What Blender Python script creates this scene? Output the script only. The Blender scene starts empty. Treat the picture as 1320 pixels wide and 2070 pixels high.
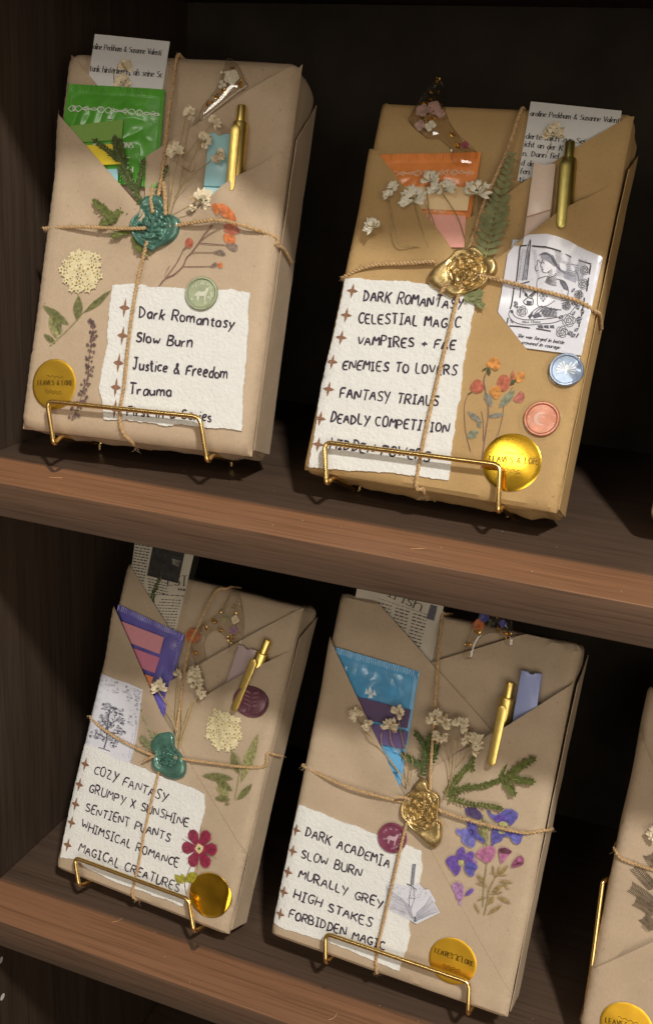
import bpy, math, random
from mathutils import Vector, Matrix, noise
from mathutils.geometry import delaunay_2d_cdt

# ------------------------------------------------------------------ camera, light, exposure
SC = bpy.context.scene
COL = SC.collection
CM = 0.01                                   # everything below is written in centimetres
PW, PH = 1320.0, 2070.0                     # size of the photograph the layout was measured on
CAM_POS = Vector((22.2213, -46.52641, 18.40422))
YAW, PITCH, ROLL, FOC = 0.34642, 0.32519, 0.06373, 2112.855
cy, sy, cp, sp, cr, sr = math.cos(YAW), math.sin(YAW), math.cos(PITCH), math.sin(PITCH), math.cos(ROLL), math.sin(ROLL)
FWD = Vector((-sy * cp, cy * cp, -sp))
_R0 = Vector((cy, sy, 0))
_U0 = _R0.cross(FWD)
RIGHT = cr * _R0 + sr * _U0
UP = -sr * _R0 + cr * _U0

cd = bpy.data.cameras.new('camera')
cam = bpy.data.objects.new('camera', cd)
COL.objects.link(cam)
cam.matrix_world = Matrix(((RIGHT.x, UP.x, -FWD.x, CAM_POS.x * CM), (RIGHT.y, UP.y, -FWD.y, CAM_POS.y * CM),
                           (RIGHT.z, UP.z, -FWD.z, CAM_POS.z * CM), (0, 0, 0, 1)))
cd.sensor_fit = 'VERTICAL'
cd.sensor_height = 36.0
cd.lens = FOC / PH * 36.0
cd.clip_start, cd.clip_end = 0.01, 50.0
SC.camera = cam

world = bpy.data.worlds.new('World')
SC.world = world
world.use_nodes = True
wn, wl = world.node_tree.nodes, world.node_tree.links
bg = wn['Background']
tc = wn.new('ShaderNodeTexCoord')
nz = wn.new('ShaderNodeTexNoise'); nz.inputs['Scale'].default_value = 2.3; nz.inputs['Detail'].default_value = 3
rp = wn.new('ShaderNodeValToRGB')
rp.color_ramp.elements[0].position = 0.46; rp.color_ramp.elements[0].color = (0.15, 0.112, 0.078, 1)
rp.color_ramp.elements[1].position = 0.66; rp.color_ramp.elements[1].color = (1.0, 0.80, 0.58, 1)
wl.new(tc.outputs['Generated'], nz.inputs['Vector']); wl.new(nz.outputs['Fac'], rp.inputs['Fac'])
wl.new(rp.outputs['Color'], bg.inputs['Color'])
bg.inputs['Strength'].default_value = 0.40

def area(name, pos, target, energy, color, size, size_y=None):
    d = bpy.data.lights.new(name, 'AREA')
    d.energy = energy; d.color = color
    d.shape = 'DISK' if size_y is None else 'RECTANGLE'
    d.size = size * CM
    if size_y: d.size_y = size_y * CM
    o = bpy.data.objects.new(name, d); COL.objects.link(o)
    o.location = Vector(pos) * CM
    o.rotation_euler = (Vector(target) - Vector(pos)).to_track_quat('-Z', 'Y').to_euler()
    return o

area('shop_spotlight', (118, -132, 205), (5, 6, 0), 66, (1.0, 0.965, 0.90), 19)          # lights the lower halves
area('ceiling_downlight', (12, -24.5, 202), (6, 0, 0), 84, (1.0, 0.58, 0.28), 4)         # grazes the shelf front edges
area('room_fill_light', (120, -215, 28), (5, 6, -8), 25, (1.0, 0.90, 0.76), 210, 110)      # added fill lamp standing in for the room's soft light
area('sticker_glint_lamp', (-30, -200, 142), (10, 5, 4), 7, (1.0, 0.95, 0.85), 70, 26)  # added unseen lamp, placed to mirror in one gold foil sticker

SC.view_settings.view_transform = 'Standard'
SC.view_settings.look = 'None'
SC.view_settings.exposure = 0.0
SC.view_settings.gamma = 1.0
SC.view_settings.use_curve_mapping = False
SC.cycles.max_bounces = 8
SC.cycles.transparent_max_bounces = 16

# ------------------------------------------------------------------ materials
MATS = {}
def nodes_of(name):
    m = bpy.data.materials.new(name); m.use_nodes = True
    n = m.node_tree.nodes; l = m.node_tree.links
    return m, n, l, n['Principled BSDF']

PRESSED = ('pressed_',)
def mat(name, color, rough=0.6, metal=0.0, var=0.12, vscale=3.0, bump=0.0, bscale=12.0, spec=0.4, coat=0.0, detail=4, sheen=0.0, trans=0.0):
    """a principled surface whose colour drifts a little and whose skin is slightly uneven"""
    if name in MATS: return MATS[name]
    m, n, l, b = nodes_of(name)
    b.inputs['Roughness'].default_value = rough
    b.inputs['Metallic'].default_value = metal
    b.inputs['Specular IOR Level'].default_value = spec
    b.inputs['Coat Weight'].default_value = coat
    b.inputs['Coat Roughness'].default_value = 0.12
    if name.startswith('pressed_') and 'stem' not in name:      # dried petals are thin: finer veins, the paper shows through a little
        var, vscale, detail = max(var, .45), 4.5, 7; b.inputs['Alpha'].default_value = .80
    if trans: b.inputs['Subsurface Weight'].default_value = trans; b.inputs['Subsurface Radius'].default_value = (.002, .002, .002)
    t = n.new('ShaderNodeTexCoord')
    mp = n.new('ShaderNodeMapping'); mp.inputs['Scale'].default_value = (100, 100, 100)
    l.new(t.outputs['Object'], mp.inputs['Vector'])
    z = n.new('ShaderNodeTexNoise'); z.inputs['Scale'].default_value = vscale; z.inputs['Detail'].default_value = detail
    l.new(mp.outputs['Vector'], z.inputs['Vector'])
    r = n.new('ShaderNodeValToRGB')
    r.color_ramp.elements[0].position = 0.3; r.color_ramp.elements[1].position = 0.7
    r.color_ramp.elements[0].color = tuple(c * (1 - var) for c in color) + (1,)
    r.color_ramp.elements[1].color = tuple(min(1, c * (1 + var)) for c in color) + (1,)
    l.new(z.outputs['Fac'], r.inputs['Fac']); l.new(r.outputs['Color'], b.inputs['Base Color'])
    if bump:
        z2 = n.new('ShaderNodeTexNoise'); z2.inputs['Scale'].default_value = bscale; z2.inputs['Detail'].default_value = 5
        l.new(mp.outputs['Vector'], z2.inputs['Vector'])
        bp = n.new('ShaderNodeBump'); bp.inputs['Strength'].default_value = bump; bp.inputs['Distance'].default_value = 0.0006
        l.new(z2.outputs['Fac'], bp.inputs['Height']); l.new(bp.outputs['Normal'], b.inputs['Normal'])
    MATS[name] = m
    return m

def kraft(name, color, seed):
    """recycled kraft paper: cloudy tone, long fibres, dark and pale flecks, soft crumple"""
    m, n, l, b = nodes_of(name)
    b.inputs['Roughness'].default_value = 0.72
    b.inputs['Specular IOR Level'].default_value = 0.22
    t = n.new('ShaderNodeTexCoord')
    mp = n.new('ShaderNodeMapping'); mp.inputs['Scale'].default_value = (100, 100, 100); mp.inputs['Location'].default_value = (seed * 7.3, seed * 3.1, seed)
    l.new(t.outputs['Object'], mp.inputs['Vector'])
    def tex(scale, detail=4, vec=None, rough=.55):
        z = n.new('ShaderNodeTexNoise'); z.inputs['Scale'].default_value = scale; z.inputs['Detail'].default_value = detail
        z.inputs['Roughness'].default_value = rough
        l.new(vec or mp.outputs['Vector'], z.inputs['Vector']); return z.outputs['Fac']
    def ramp(src, p0, c0, p1, c1):
        r = n.new('ShaderNodeValToRGB'); e = r.color_ramp.elements
        e[0].position, e[1].position = p0, p1; e[0].color = c0; e[1].color = c1
        l.new(src, r.inputs['Fac']); return r.outputs['Color']
    def mix(kind, fac, a, c):
        x = n.new('ShaderNodeMix'); x.data_type = 'RGBA'; x.blend_type = kind
        if isinstance(fac, float): x.inputs['Factor'].default_value = fac
        else: l.new(fac, x.inputs['Factor'])
        l.new(a, x.inputs['A'])
        if isinstance(c, tuple): x.inputs['B'].default_value = c
        else: l.new(c, x.inputs['B'])
        return x.outputs['Result']
    k = color
    base = ramp(tex(.35, 4), .3, (k[0] * .92, k[1] * .915, k[2] * .90, 1), .7, (k[0] * 1.06, k[1] * 1.06, k[2] * 1.06, 1))
    st = n.new('ShaderNodeMapping'); st.inputs['Scale'].default_value = (3, 1.2, 2); st.inputs['Rotation'].default_value = (0, 0, .3)
    l.new(mp.outputs['Vector'], st.inputs['Vector'])
    fib = ramp(tex(5, 5, st.outputs['Vector'], .75), .3, (.84, .84, .84, 1), .72, (1.13, 1.13, 1.13, 1))
    c1 = mix('MULTIPLY', .6, base, fib)
    dark = ramp(tex(5.5, 2), .68, (0, 0, 0, 1), .76, (.55, .55, .55, 1))
    c2 = mix('MIX', dark, c1, (k[0] * .42, k[1] * .36, k[2] * .32, 1))
    pale = ramp(tex(7.7, 2, st.outputs['Vector']), .67, (0, 0, 0, 1), .76, (.5, .5, .5, 1))
    c3 = mix('MIX', pale, c2, (min(1, k[0] * 1.5), min(1, k[1] * 1.55), min(1, k[2] * 1.6), 1))
    l.new(c3, b.inputs['Base Color'])
    ad = n.new('ShaderNodeMath'); ad.operation = 'MULTIPLY_ADD'; ad.inputs[1].default_value = .25
    l.new(tex(14, 5), ad.inputs[0]); l.new(tex(.8, 3), ad.inputs[2])
    vo = n.new('ShaderNodeTexVoronoi'); vo.feature = 'SMOOTH_F1'; vo.inputs['Scale'].default_value = .42; vo.inputs['Smoothness'].default_value = .25
    l.new(mp.outputs['Vector'], vo.inputs['Vector'])
    ad2 = n.new('ShaderNodeMath'); ad2.operation = 'MULTIPLY_ADD'; ad2.inputs[1].default_value = .9
    l.new(vo.outputs['Distance'], ad2.inputs[0]); l.new(ad.outputs[0], ad2.inputs[2]); ad = ad2
    bp = n.new('ShaderNodeBump'); bp.inputs['Strength'].default_value = .34; bp.inputs['Distance'].default_value = .0009
    l.new(ad.outputs[0], bp.inputs['Height']); l.new(bp.outputs['Normal'], b.inputs['Normal'])
    return m

def clear(name, tint=(1, 1, 1), gloss=.12, rough=.06, bump=0, rim=.22):
    """clear film or cast resin: lets the light through and mirrors a little of the room"""
    m = bpy.data.materials.new(name); m.use_nodes = True
    n = m.node_tree.nodes; l = m.node_tree.links; n.clear()
    o = n.new('ShaderNodeOutputMaterial'); mx = n.new('ShaderNodeMixShader'); tr = n.new('ShaderNodeBsdfTransparent'); g = n.new('ShaderNodeBsdfGlossy')
    tr.inputs['Color'].default_value = tint + (1,); g.inputs['Roughness'].default_value = rough
    lw = n.new('ShaderNodeLayerWeight'); lw.inputs['Blend'].default_value = .35
    ma = n.new('ShaderNodeMath'); ma.operation = 'MULTIPLY_ADD'; ma.inputs[1].default_value = rim; ma.inputs[2].default_value = gloss
    l.new(lw.outputs['Fresnel'], ma.inputs[0]); l.new(ma.outputs[0], mx.inputs['Fac'])
    if bump:
        t = n.new('ShaderNodeTexCoord'); z = n.new('ShaderNodeTexNoise'); z.inputs['Scale'].default_value = 220
        l.new(t.outputs['Object'], z.inputs['Vector'])
        bp = n.new('ShaderNodeBump'); bp.inputs['Strength'].default_value = bump; bp.inputs['Distance'].default_value = .001
        l.new(z.outputs['Fac'], bp.inputs['Height']); l.new(bp.outputs['Normal'], g.inputs['Normal']); l.new(bp.outputs['Normal'], lw.inputs['Normal'])
    l.new(tr.outputs[0], mx.inputs[1]); l.new(g.outputs[0], mx.inputs[2]); l.new(mx.outputs[0], o.inputs['Surface'])
    return m

def wood(name, dark, light, rough=.46, upright=False):
    """dark walnut laminate with the grain running along X"""
    m, n, l, b = nodes_of(name)
    b.inputs['Roughness'].default_value = rough
    b.inputs['Specular IOR Level'].default_value = .16
    t = n.new('ShaderNodeTexCoord')
    mp = n.new('ShaderNodeMapping'); mp.inputs['Scale'].default_value = (85, 85, 4) if upright else (4, 85, 85)
    l.new(t.outputs['Object'], mp.inputs['Vector'])
    z = n.new('ShaderNodeTexNoise'); z.inputs['Scale'].default_value = 1.0; z.inputs['Detail'].default_value = 9; z.inputs['Roughness'].default_value = .68; z.inputs['Distortion'].default_value = .6
    l.new(mp.outputs['Vector'], z.inputs['Vector'])
    r = n.new('ShaderNodeValToRGB'); e = r.color_ramp.elements
    e[0].position, e[1].position = .28, .74; e[0].color = dark + (1,); e[1].color = light + (1,)
    md = e.new(.5); md.color = tuple((a * .55 + c * .45) for a, c in zip(dark, light)) + (1,)
    l.new(z.outputs['Fac'], r.inputs['Fac'])
    mp2 = n.new('ShaderNodeMapping'); mp2.inputs['Scale'].default_value = (600, 600, 14) if upright else (14, 600, 600)
    l.new(t.outputs['Object'], mp2.inputs['Vector'])
    z2 = n.new('ShaderNodeTexNoise'); z2.inputs['Scale'].default_value = 1; z2.inputs['Detail'].default_value = 3
    l.new(mp2.outputs['Vector'], z2.inputs['Vector'])
    r2 = n.new('ShaderNodeValToRGB'); r2.color_ramp.elements[0].position = .36; r2.color_ramp.elements[1].position = .5
    r2.color_ramp.elements[0].color = (.70, .68, .66, 1)
    l.new(z2.outputs['Fac'], r2.inputs['Fac'])
    x = n.new('ShaderNodeMix'); x.data_type = 'RGBA'; x.blend_type = 'MULTIPLY'; x.inputs['Factor'].default_value = .8
    l.new(r.outputs['Color'], x.inputs['A']); l.new(r2.outputs['Color'], x.inputs['B']); l.new(x.outputs['Result'], b.inputs['Base Color'])
    bp = n.new('ShaderNodeBump'); bp.inputs['Strength'].default_value = .25; bp.inputs['Distance'].default_value = .0004
    l.new(z2.outputs['Fac'], bp.inputs['Height']); l.new(bp.outputs['Normal'], b.inputs['Normal'])
    return m

# ------------------------------------------------------------------ the frame of one parcel's front face
def R1(x, y): return (20 + x / 2, 40 + y / 2)              # readings were taken on enlarged crops of the photograph;
def R2(x, y): return (20 + x / 2, 480 + y / 2)             # each of these returns the photograph's own coordinates
def R3(x, y): return (660 + x / 2, 140 + y / 2)
def R4(x, y): return (600 + x / 2, 540 + y / 2)
def R5(x, y): return (120 + x * .4394, 1060 + y * .4394)
def R6(x, y): return (90 + x * .4394, 1480 + y * .4394)
def R7(x, y): return (600 + x * .4697, 1180 + y * .4697)
def R8(x, y): return (520 + x * .4697, 1600 + y * .4697)
def R9(x, y): return (1080 + x * .3721, 1300 + y * .3721)
def RK(x, y): return (960 + x / 4.714, 470 + y / 4.714)
def RT(x, y): return (150 + x / 4.889, 1340 + y / 4.889)
def RA(x, y): return (220 + x / 6.6, 360 + y / 6.6)
def RB(x, y): return (840 + x / 6.6, 460 + y / 6.6)
def RD(x, y): return (760 + x / 6.6, 1640 + y / 6.6)
def RS(x, y): return (770 + x / 7.333, 1540 + y / 7.333)
def RF(x, y): return (890 + x / 7.333, 1610 + y / 7.333)
def RG(x, y): return (320 + x / 7.333, 410 + y / 7.333)
def RH(x, y): return (920 + x / 8.25, 710 + y / 8.25)
def RI(x, y): return (370 + x / 8.8, 1180 + y / 8.8)
def RJ(x, y): return (400 + x / 11, 110 + y / 11)
def RL(x, y): return (810 + x / 7.333, 140 + y / 7.333)
def RM(x, y): return (920 + x / 9.43, 1220 + y / 9.43)
def RC(f, *pts): return [f(*p) for p in pts]

class Face:
    """local frame (u right, v up the face, n out of it) of a leaning parcel; turns readings into points on the face"""
    def __init__(s, x, y, z, yaw, lean, w, h, t, seed, r=.5, amp=.045):
        s.w, s.h, s.t, s.seed, s.r, s.amp = w, h, t, seed, r, amp
        back = Vector((-math.sin(yaw), math.cos(yaw), 0))
        s.ex = Vector((math.cos(yaw), math.sin(yaw), 0))
        s.ev = math.cos(lean) * Vector((0, 0, 1)) + math.sin(lean) * back
        s.en = -math.cos(lean) * back + math.sin(lean) * Vector((0, 0, 1))
        s.o = Vector((x, y, z)); s.yaw = yaw; s.lean = lean
        s.M = Matrix.Identity(4)
        for i, a in enumerate((s.ex, s.ev, s.en)):
            for j in range(3): s.M[j][i] = a[j]
    def uv(s, q, off=0.0):
        d = FWD + RIGHT * ((q[0] - PW / 2) / FOC) - UP * ((q[1] - PH / 2) / FOC)
        b = s.o + s.en * off
        k = (b - CAM_POS).dot(s.en) / d.dot(s.en)
        p = CAM_POS + d * k - s.o
        return (p.dot(s.ex), p.dot(s.ev))
    def uvs(s, qs, off=0.0): return [s.uv(q, off) for q in qs]
    layers = ()
    def S(s, u, v):
        b = s.S0(u, v)
        for inside, z, base in s.layers:              # the outer wrapping flaps, once they lie on the face
            if inside(u, v): b = max(b, z(u, v) - base)
        return b
    def S0(s, u, v):
        r = s.r
        du = max(abs(u) - (s.w / 2 - r), 0); dv = max(abs(v - s.h / 2) - (s.h / 2 - r), 0)
        d = min(math.hypot(du, dv), r * .9995)
        return -r + math.sqrt(r * r - d * d) + s.amp * noise.noise(Vector((u * .3, v * .3, s.seed * 5.1))) + s.amp * .35 * noise.noise(Vector((u * .9, v * .9, s.seed * 2.7)))
    def world(s, p): return s.o + s.ex * p[0] + s.ev * p[1] + s.en * p[2]

# ------------------------------------------------------------------ mesh building
def chaikin(p, closed=False, it=2):
    for _ in range(it):
        q = []
        n = len(p)
        if not closed: q.append(p[0])
        for i in range(n if closed else n - 1):
            a, b = p[i], p[(i + 1) % n]
            q.append(tuple(.75 * x + .25 * y for x, y in zip(a, b))); q.append(tuple(.25 * x + .75 * y for x, y in zip(a, b)))
        if not closed: q.append(p[-1])
        p = q
    return p

def resample(p, step, closed=False):
    out = []
    n = len(p)
    for i in range(n if closed else n - 1):
        a, b = Vector(p[i]), Vector(p[(i + 1) % n])
        k = max(1, int((b - a).length / step + .5))
        for j in range(k): out.append(tuple(a.lerp(b, j / k)))
    if not closed: out.append(tuple(p[-1]))
    return out

def seg_dist(u, v, a, b):
    dx, dy = b[0] - a[0], b[1] - a[1]
    L = dx * dx + dy * dy
    t = max(0, min(1, ((u - a[0]) * dx + (v - a[1]) * dy) / L)) if L else 0
    return math.hypot(u - a[0] - t * dx, v - a[1] - t * dy)

class MB:
    def __init__(s): s.v, s.f, s.m, s.mats = [], [], [], []
    def mi(s, m):
        if m not in s.mats: s.mats.append(m)
        return s.mats.index(m)
    def add(s, verts, faces, m):
        k = len(s.v); i = s.mi(m)
        s.v += [tuple(x) for x in verts]
        for f in faces: s.f.append(tuple(k + a for a in f)); s.m.append(i)
    def sheet(s, F, poly, off, thick, m, res=.5, lift=(), rough=0., fn=None, clampit=True, smooth=0, back=None, ref=None, raw=False):
        """a sheet of paper (poly in u,v) lying on the parcel's face at height off"""
        if smooth: poly = chaikin(poly, True, smooth)
        rnd = random.Random(int(abs(poly[0][0] * 977 + poly[0][1] * 131) * 10))
        step = min(res, .5) if not rough else .09
        bd = resample(poly, step, True)
        if rough:
            ph = rnd.uniform(0, 50)
            q = []
            for i, (u, v) in enumerate(bd):
                a, b = bd[i - 1], bd[(i + 1) % len(bd)]
                tx, ty = b[0] - a[0], b[1] - a[1]; L = math.hypot(tx, ty) or 1
                k = rough * (1.3 * noise.noise(Vector((u * 1.1, v * 1.1, ph))) + .9 * noise.noise(Vector((u * 4.2, v * 4.2, ph))) + rnd.uniform(-.25, .25))
                q.append((u - ty / L * k, v + tx / L * k))
            bd = q
        if clampit:
            e = .02
            bd = [(max(-F.w / 2 + e, min(F.w / 2 - e, u)), max(e, min(F.h - e, v))) for u, v in bd]
        pts = []
        for p in bd:
            if not pts or math.hypot(p[0] - pts[-1][0], p[1] - pts[-1][1]) > 1e-3: pts.append(p)
        nb = len(pts)
        us = [p[0] for p in pts]; vs = [p[1] for p in pts]
        def inside(u, v):
            c = False
            for i in range(nb):
                (x1, y1), (x2, y2) = pts[i - 1], pts[i]
                if (y1 > v) != (y2 > v) and u < (x2 - x1) * (v - y1) / (y2 - y1) + x1: c = not c
            return c
        grid = []
        gu = min(us) + res * .5
        while gu < max(us):
            gv = min(vs) + res * .5
            while gv < max(vs):
                if inside(gu, gv) and min(math.hypot(gu - x, gv - y) for x, y in pts) > res * .4: grid.append((gu, gv))
                gv += res
            gu += res
        # extra rows where the face rounds off
        for k in (.1, .25, .4):
            for sgn in (-1, 1):
                x = sgn * (F.w / 2 - k); y = min(vs) + .2
                while y < max(vs) and (min(us) < x < max(us)):
                    if inside(x, y): grid.append((x, y))
                    y += .6
        r = delaunay_2d_cdt([Vector(p) for p in pts + grid], [(i, (i + 1) % nb) for i in range(nb)], [], 1, 1e-4)
        V, T = r[0], r[2]
        def z(u, v):
            o = ((F.S0 if raw else F.S)(u, v) if ref is None else ref) + off
            for L in lift:
                if L[0] == 'edge':
                    d = seg_dist(u, v, L[1], L[2]); k = max(0, 1 - d / L[4]); o += L[3] * k * k * (3 - 2 * k)
                else:                                     # ('bump', u, v, h, su, sv, angle)
                    _, bu, bv, h, su, sv, an = L
                    x, y = u - bu, v - bv; ca, sa = math.cos(an), math.sin(an)
                    x, y = x * ca + y * sa, -x * sa + y * ca
                    o += h * math.exp(-(x / su) ** 2 - (y / sv) ** 2)
            if fn: o += fn(u, v)
            return o
        top = [(p.x, p.y, z(p.x, p.y)) for p in V]
        fc = []
        for t in T:
            a, b, c = (V[i] for i in t[:3])
            fc.append(tuple(t) if (b.x - a.x) * (c.y - a.y) - (b.y - a.y) * (c.x - a.x) > 0 else tuple(reversed(t)))
        s.add(top, fc, m)
        s.inside = inside
        if thick:
            cnt = {}
            for t in fc:
                for i in range(len(t)): cnt[(t[i], t[(i + 1) % len(t)])] = 1
            low = [(x, y, zz - thick) for x, y, zz in top]
            n = len(top)
            ff = [tuple(n + i for i in reversed(t)) for t in fc]
            for (a, b) in cnt:
                if (b, a) not in cnt: ff.append((a, a + n, b + n, b))
            s.add(top + low, ff, back or m)
        return z
    def ribbon(s, F, pts, width, off, m, ref=None, zf=None, step=.12):
        """a line of ink or a flat stalk on the face"""
        pts = resample(pts, step)
        if len(pts) < 2: return
        vv, ff = [], []
        n = len(pts)
        for i, (u, v) in enumerate(pts):
            a, b = pts[max(0, i - 1)], pts[min(n - 1, i + 1)]
            tx, ty = b[0] - a[0], b[1] - a[1]; L = math.hypot(tx, ty) or 1
            w = (width(i / (n - 1), tx / L, ty / L) if callable(width) else width) / 2
            for k in (1, -1):
                x, y = u - ty / L * w * k, v + tx / L * w * k
                vv.append((x, y, (zf(x, y) if zf else (F.S(x, y) if ref is None else ref)) + off))
        for i in range(n - 1): ff.append((2 * i + 1, 2 * i + 3, 2 * i + 2, 2 * i))
        s.add(vv, ff, m)
    def flat(s, F, poly, off, m, ref=None, zf=None):
        """a small flat patch (printed or pressed) on the face: fan about its centre"""
        a = sum((poly[i - 1][0] * poly[i][1] - poly[i][0] * poly[i - 1][1]) for i in range(len(poly)))
        if a < 0: poly = list(reversed(poly))
        c = (sum(p[0] for p in poly) / len(poly), sum(p[1] for p in poly) / len(poly))
        P = [c] + list(poly)
        vv = [(u, v, (zf(u, v) if zf else (F.S(u, v) if ref is None else ref)) + off) for u, v in P]
        n = len(poly)
        s.add(vv, [(0, 1 + i, 1 + (i + 1) % n) for i in range(n)], m)
    def tube(s, pts, r, m, seg=6, closed=False, cap=True):
        P = [Vector(p) for p in pts]; n = len(P)
        vv, ff = [], []
        up = None
        for i in range(n):
            a = P[i - 1] if (closed or i) else P[0]; b = P[(i + 1) % n] if (closed or i < n - 1) else P[-1]
            t = (b - a)
            if t.length < 1e-9: t = Vector((0, 0, 1))
            t.normalize()
            if up is None:
                up = Vector((0, 0, 1)) if abs(t.z) < .9 else Vector((1, 0, 0))
            up = (up - t * up.dot(t)).normalized(); sd = t.cross(up)
            rr = r(i / max(1, n - 1)) if callable(r) else r
            for k in range(seg):
                an = 2 * math.pi * k / seg
                vv.append(P[i] + up * (rr * math.cos(an)) + sd * (rr * math.sin(an)))
        for i in range(n if closed else n - 1):
            j = (i + 1) % n
            for k in range(seg):
                ff.append((i * seg + k, i * seg + (k + 1) % seg, j * seg + (k + 1) % seg, j * seg + k))
        if cap and not closed:
            ff.append(tuple(reversed(range(seg)))); ff.append(tuple((n - 1) * seg + k for k in range(seg)))
        s.add(vv, ff, m)
    def leaf(s, a, b, w, m, segs=4, bow=0., fold=0., tip=.5):
        """a leaf or petal between two 3D points; tip shifts the widest place"""
        a, b = Vector(a), Vector(b); d = b - a
        sd = d.cross(Vector((0, 0, 1)))
        if sd.length < 1e-6: sd = Vector((1, 0, 0))
        sd.normalize(); nn = sd.cross(d).normalized()
        vv, ff = [], []
        for i in range(segs + 1):
            t = i / segs
            p = t ** (math.log(.5) / math.log(tip))
            ww = w * .5 * max(.04, math.sin(math.pi * p)) ** .8
            c = a + d * t + nn * (bow * math.sin(math.pi * t))
            vv += [c - sd * ww + nn * fold * ww, c, c + sd * ww + nn * fold * ww]
        for i in range(segs):
            for k in (0, 1):
                q = 3 * i + k
                ff.append((q, q + 1, q + 4, q + 3))
        s.add(vv, ff, m)
    def prism(s, poly, n0, n1, m, bev=0.04, taper=0):
        """an upright slab: outline in u,v between heights n0 and n1 with a softened rim"""
        a = sum((poly[i - 1][0] * poly[i][1] - poly[i][0] * poly[i - 1][1]) for i in range(len(poly)))
        if a < 0: poly = list(reversed(poly))
        n = len(poly)
        def inset(k):
            out = []
            for i in range(n):
                p0, p1, p2 = Vector(poly[i - 1]), Vector(poly[i]), Vector(poly[(i + 1) % n])
                d1 = (p1 - p0).normalized(); d2 = (p2 - p1).normalized()
                nn = Vector((-d1.y - d2.y, d1.x + d2.x))
                if nn.length < 1e-6: nn = Vector((-d1.y, d1.x))
                nn.normalize(); c = max(.5, nn.dot(Vector((-d1.y, d1.x))))
                out.append(tuple(p1 + nn * (k / c)))
            return out
        rings = [(inset(bev), n0), (poly, n0 + bev), (poly, n1 - bev), (inset(bev * .35), n1 - bev * .3), (inset(bev), n1)]
        vv = [(x, y, z) for R, z in rings for x, y in R]
        ff = []
        for j in range(len(rings) - 1):
            for i in range(n):
                ff.append((j * n + i, j * n + (i + 1) % n, (j + 1) * n + (i + 1) % n, (j + 1) * n + i))
        k = (len(rings) - 1) * n
        r = delaunay_2d_cdt([Vector(p) for p in rings[-1][0]], [(i, (i + 1) % n) for i in range(n)], [], 1, 1e-6)
        if len(r[0]) == n:
            for t in r[2]:
                a, b, c = (r[0][i] for i in t[:3]); ccw = (b - a).cross(c - a) > 0
                o = [r[3][i][0] if r[3][i] else i for i in t]
                if not ccw: o.reverse()
                ff.append(tuple(k + i for i in o)); ff.append(tuple(reversed(o)))
        s.add(vv, ff, m)
    def build(s, name, parent, smooth=True, base=(0, 0, 0), label=None):
        me = bpy.data.meshes.new(name)
        b = Vector(base)
        me.from_pydata([tuple((Vector(v) - b) * CM) for v in s.v], [], s.f)
        for m in s.mats: me.materials.append(m)
        me.polygons.foreach_set('material_index', s.m)
        me.polygons.foreach_set('use_smooth', [smooth] * len(s.f))
        me.update()
        if smooth: me.set_sharp_from_angle(angle=math.radians(38))
        o = bpy.data.objects.new(name, me)
        COL.objects.link(o)
        if parent: o.parent = parent
        if label: o['label'] = label
        return o

def tag(o, label, cat, group=None):
    o['label'] = label; o['category'] = cat
    if group: o['group'] = group

class Thing:
    """an Empty at the base of one thing that lies on a parcel's face; its parts are meshes in the face's frame"""
    def __init__(s, F, name, label, cat, base, group=None):
        s.F, s.base = F, Vector(base)
        e = bpy.data.objects.new(name, None); COL.objects.link(e)
        e.empty_display_size = .01
        e.matrix_world = Matrix.Translation(F.world(base) * CM) @ F.M
        tag(e, label, cat, group); s.e = e
    def part(s, name, mb, parent=None, smooth=True, label=None):
        return mb.build(name, parent or s.e, smooth, s.base, label)
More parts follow.
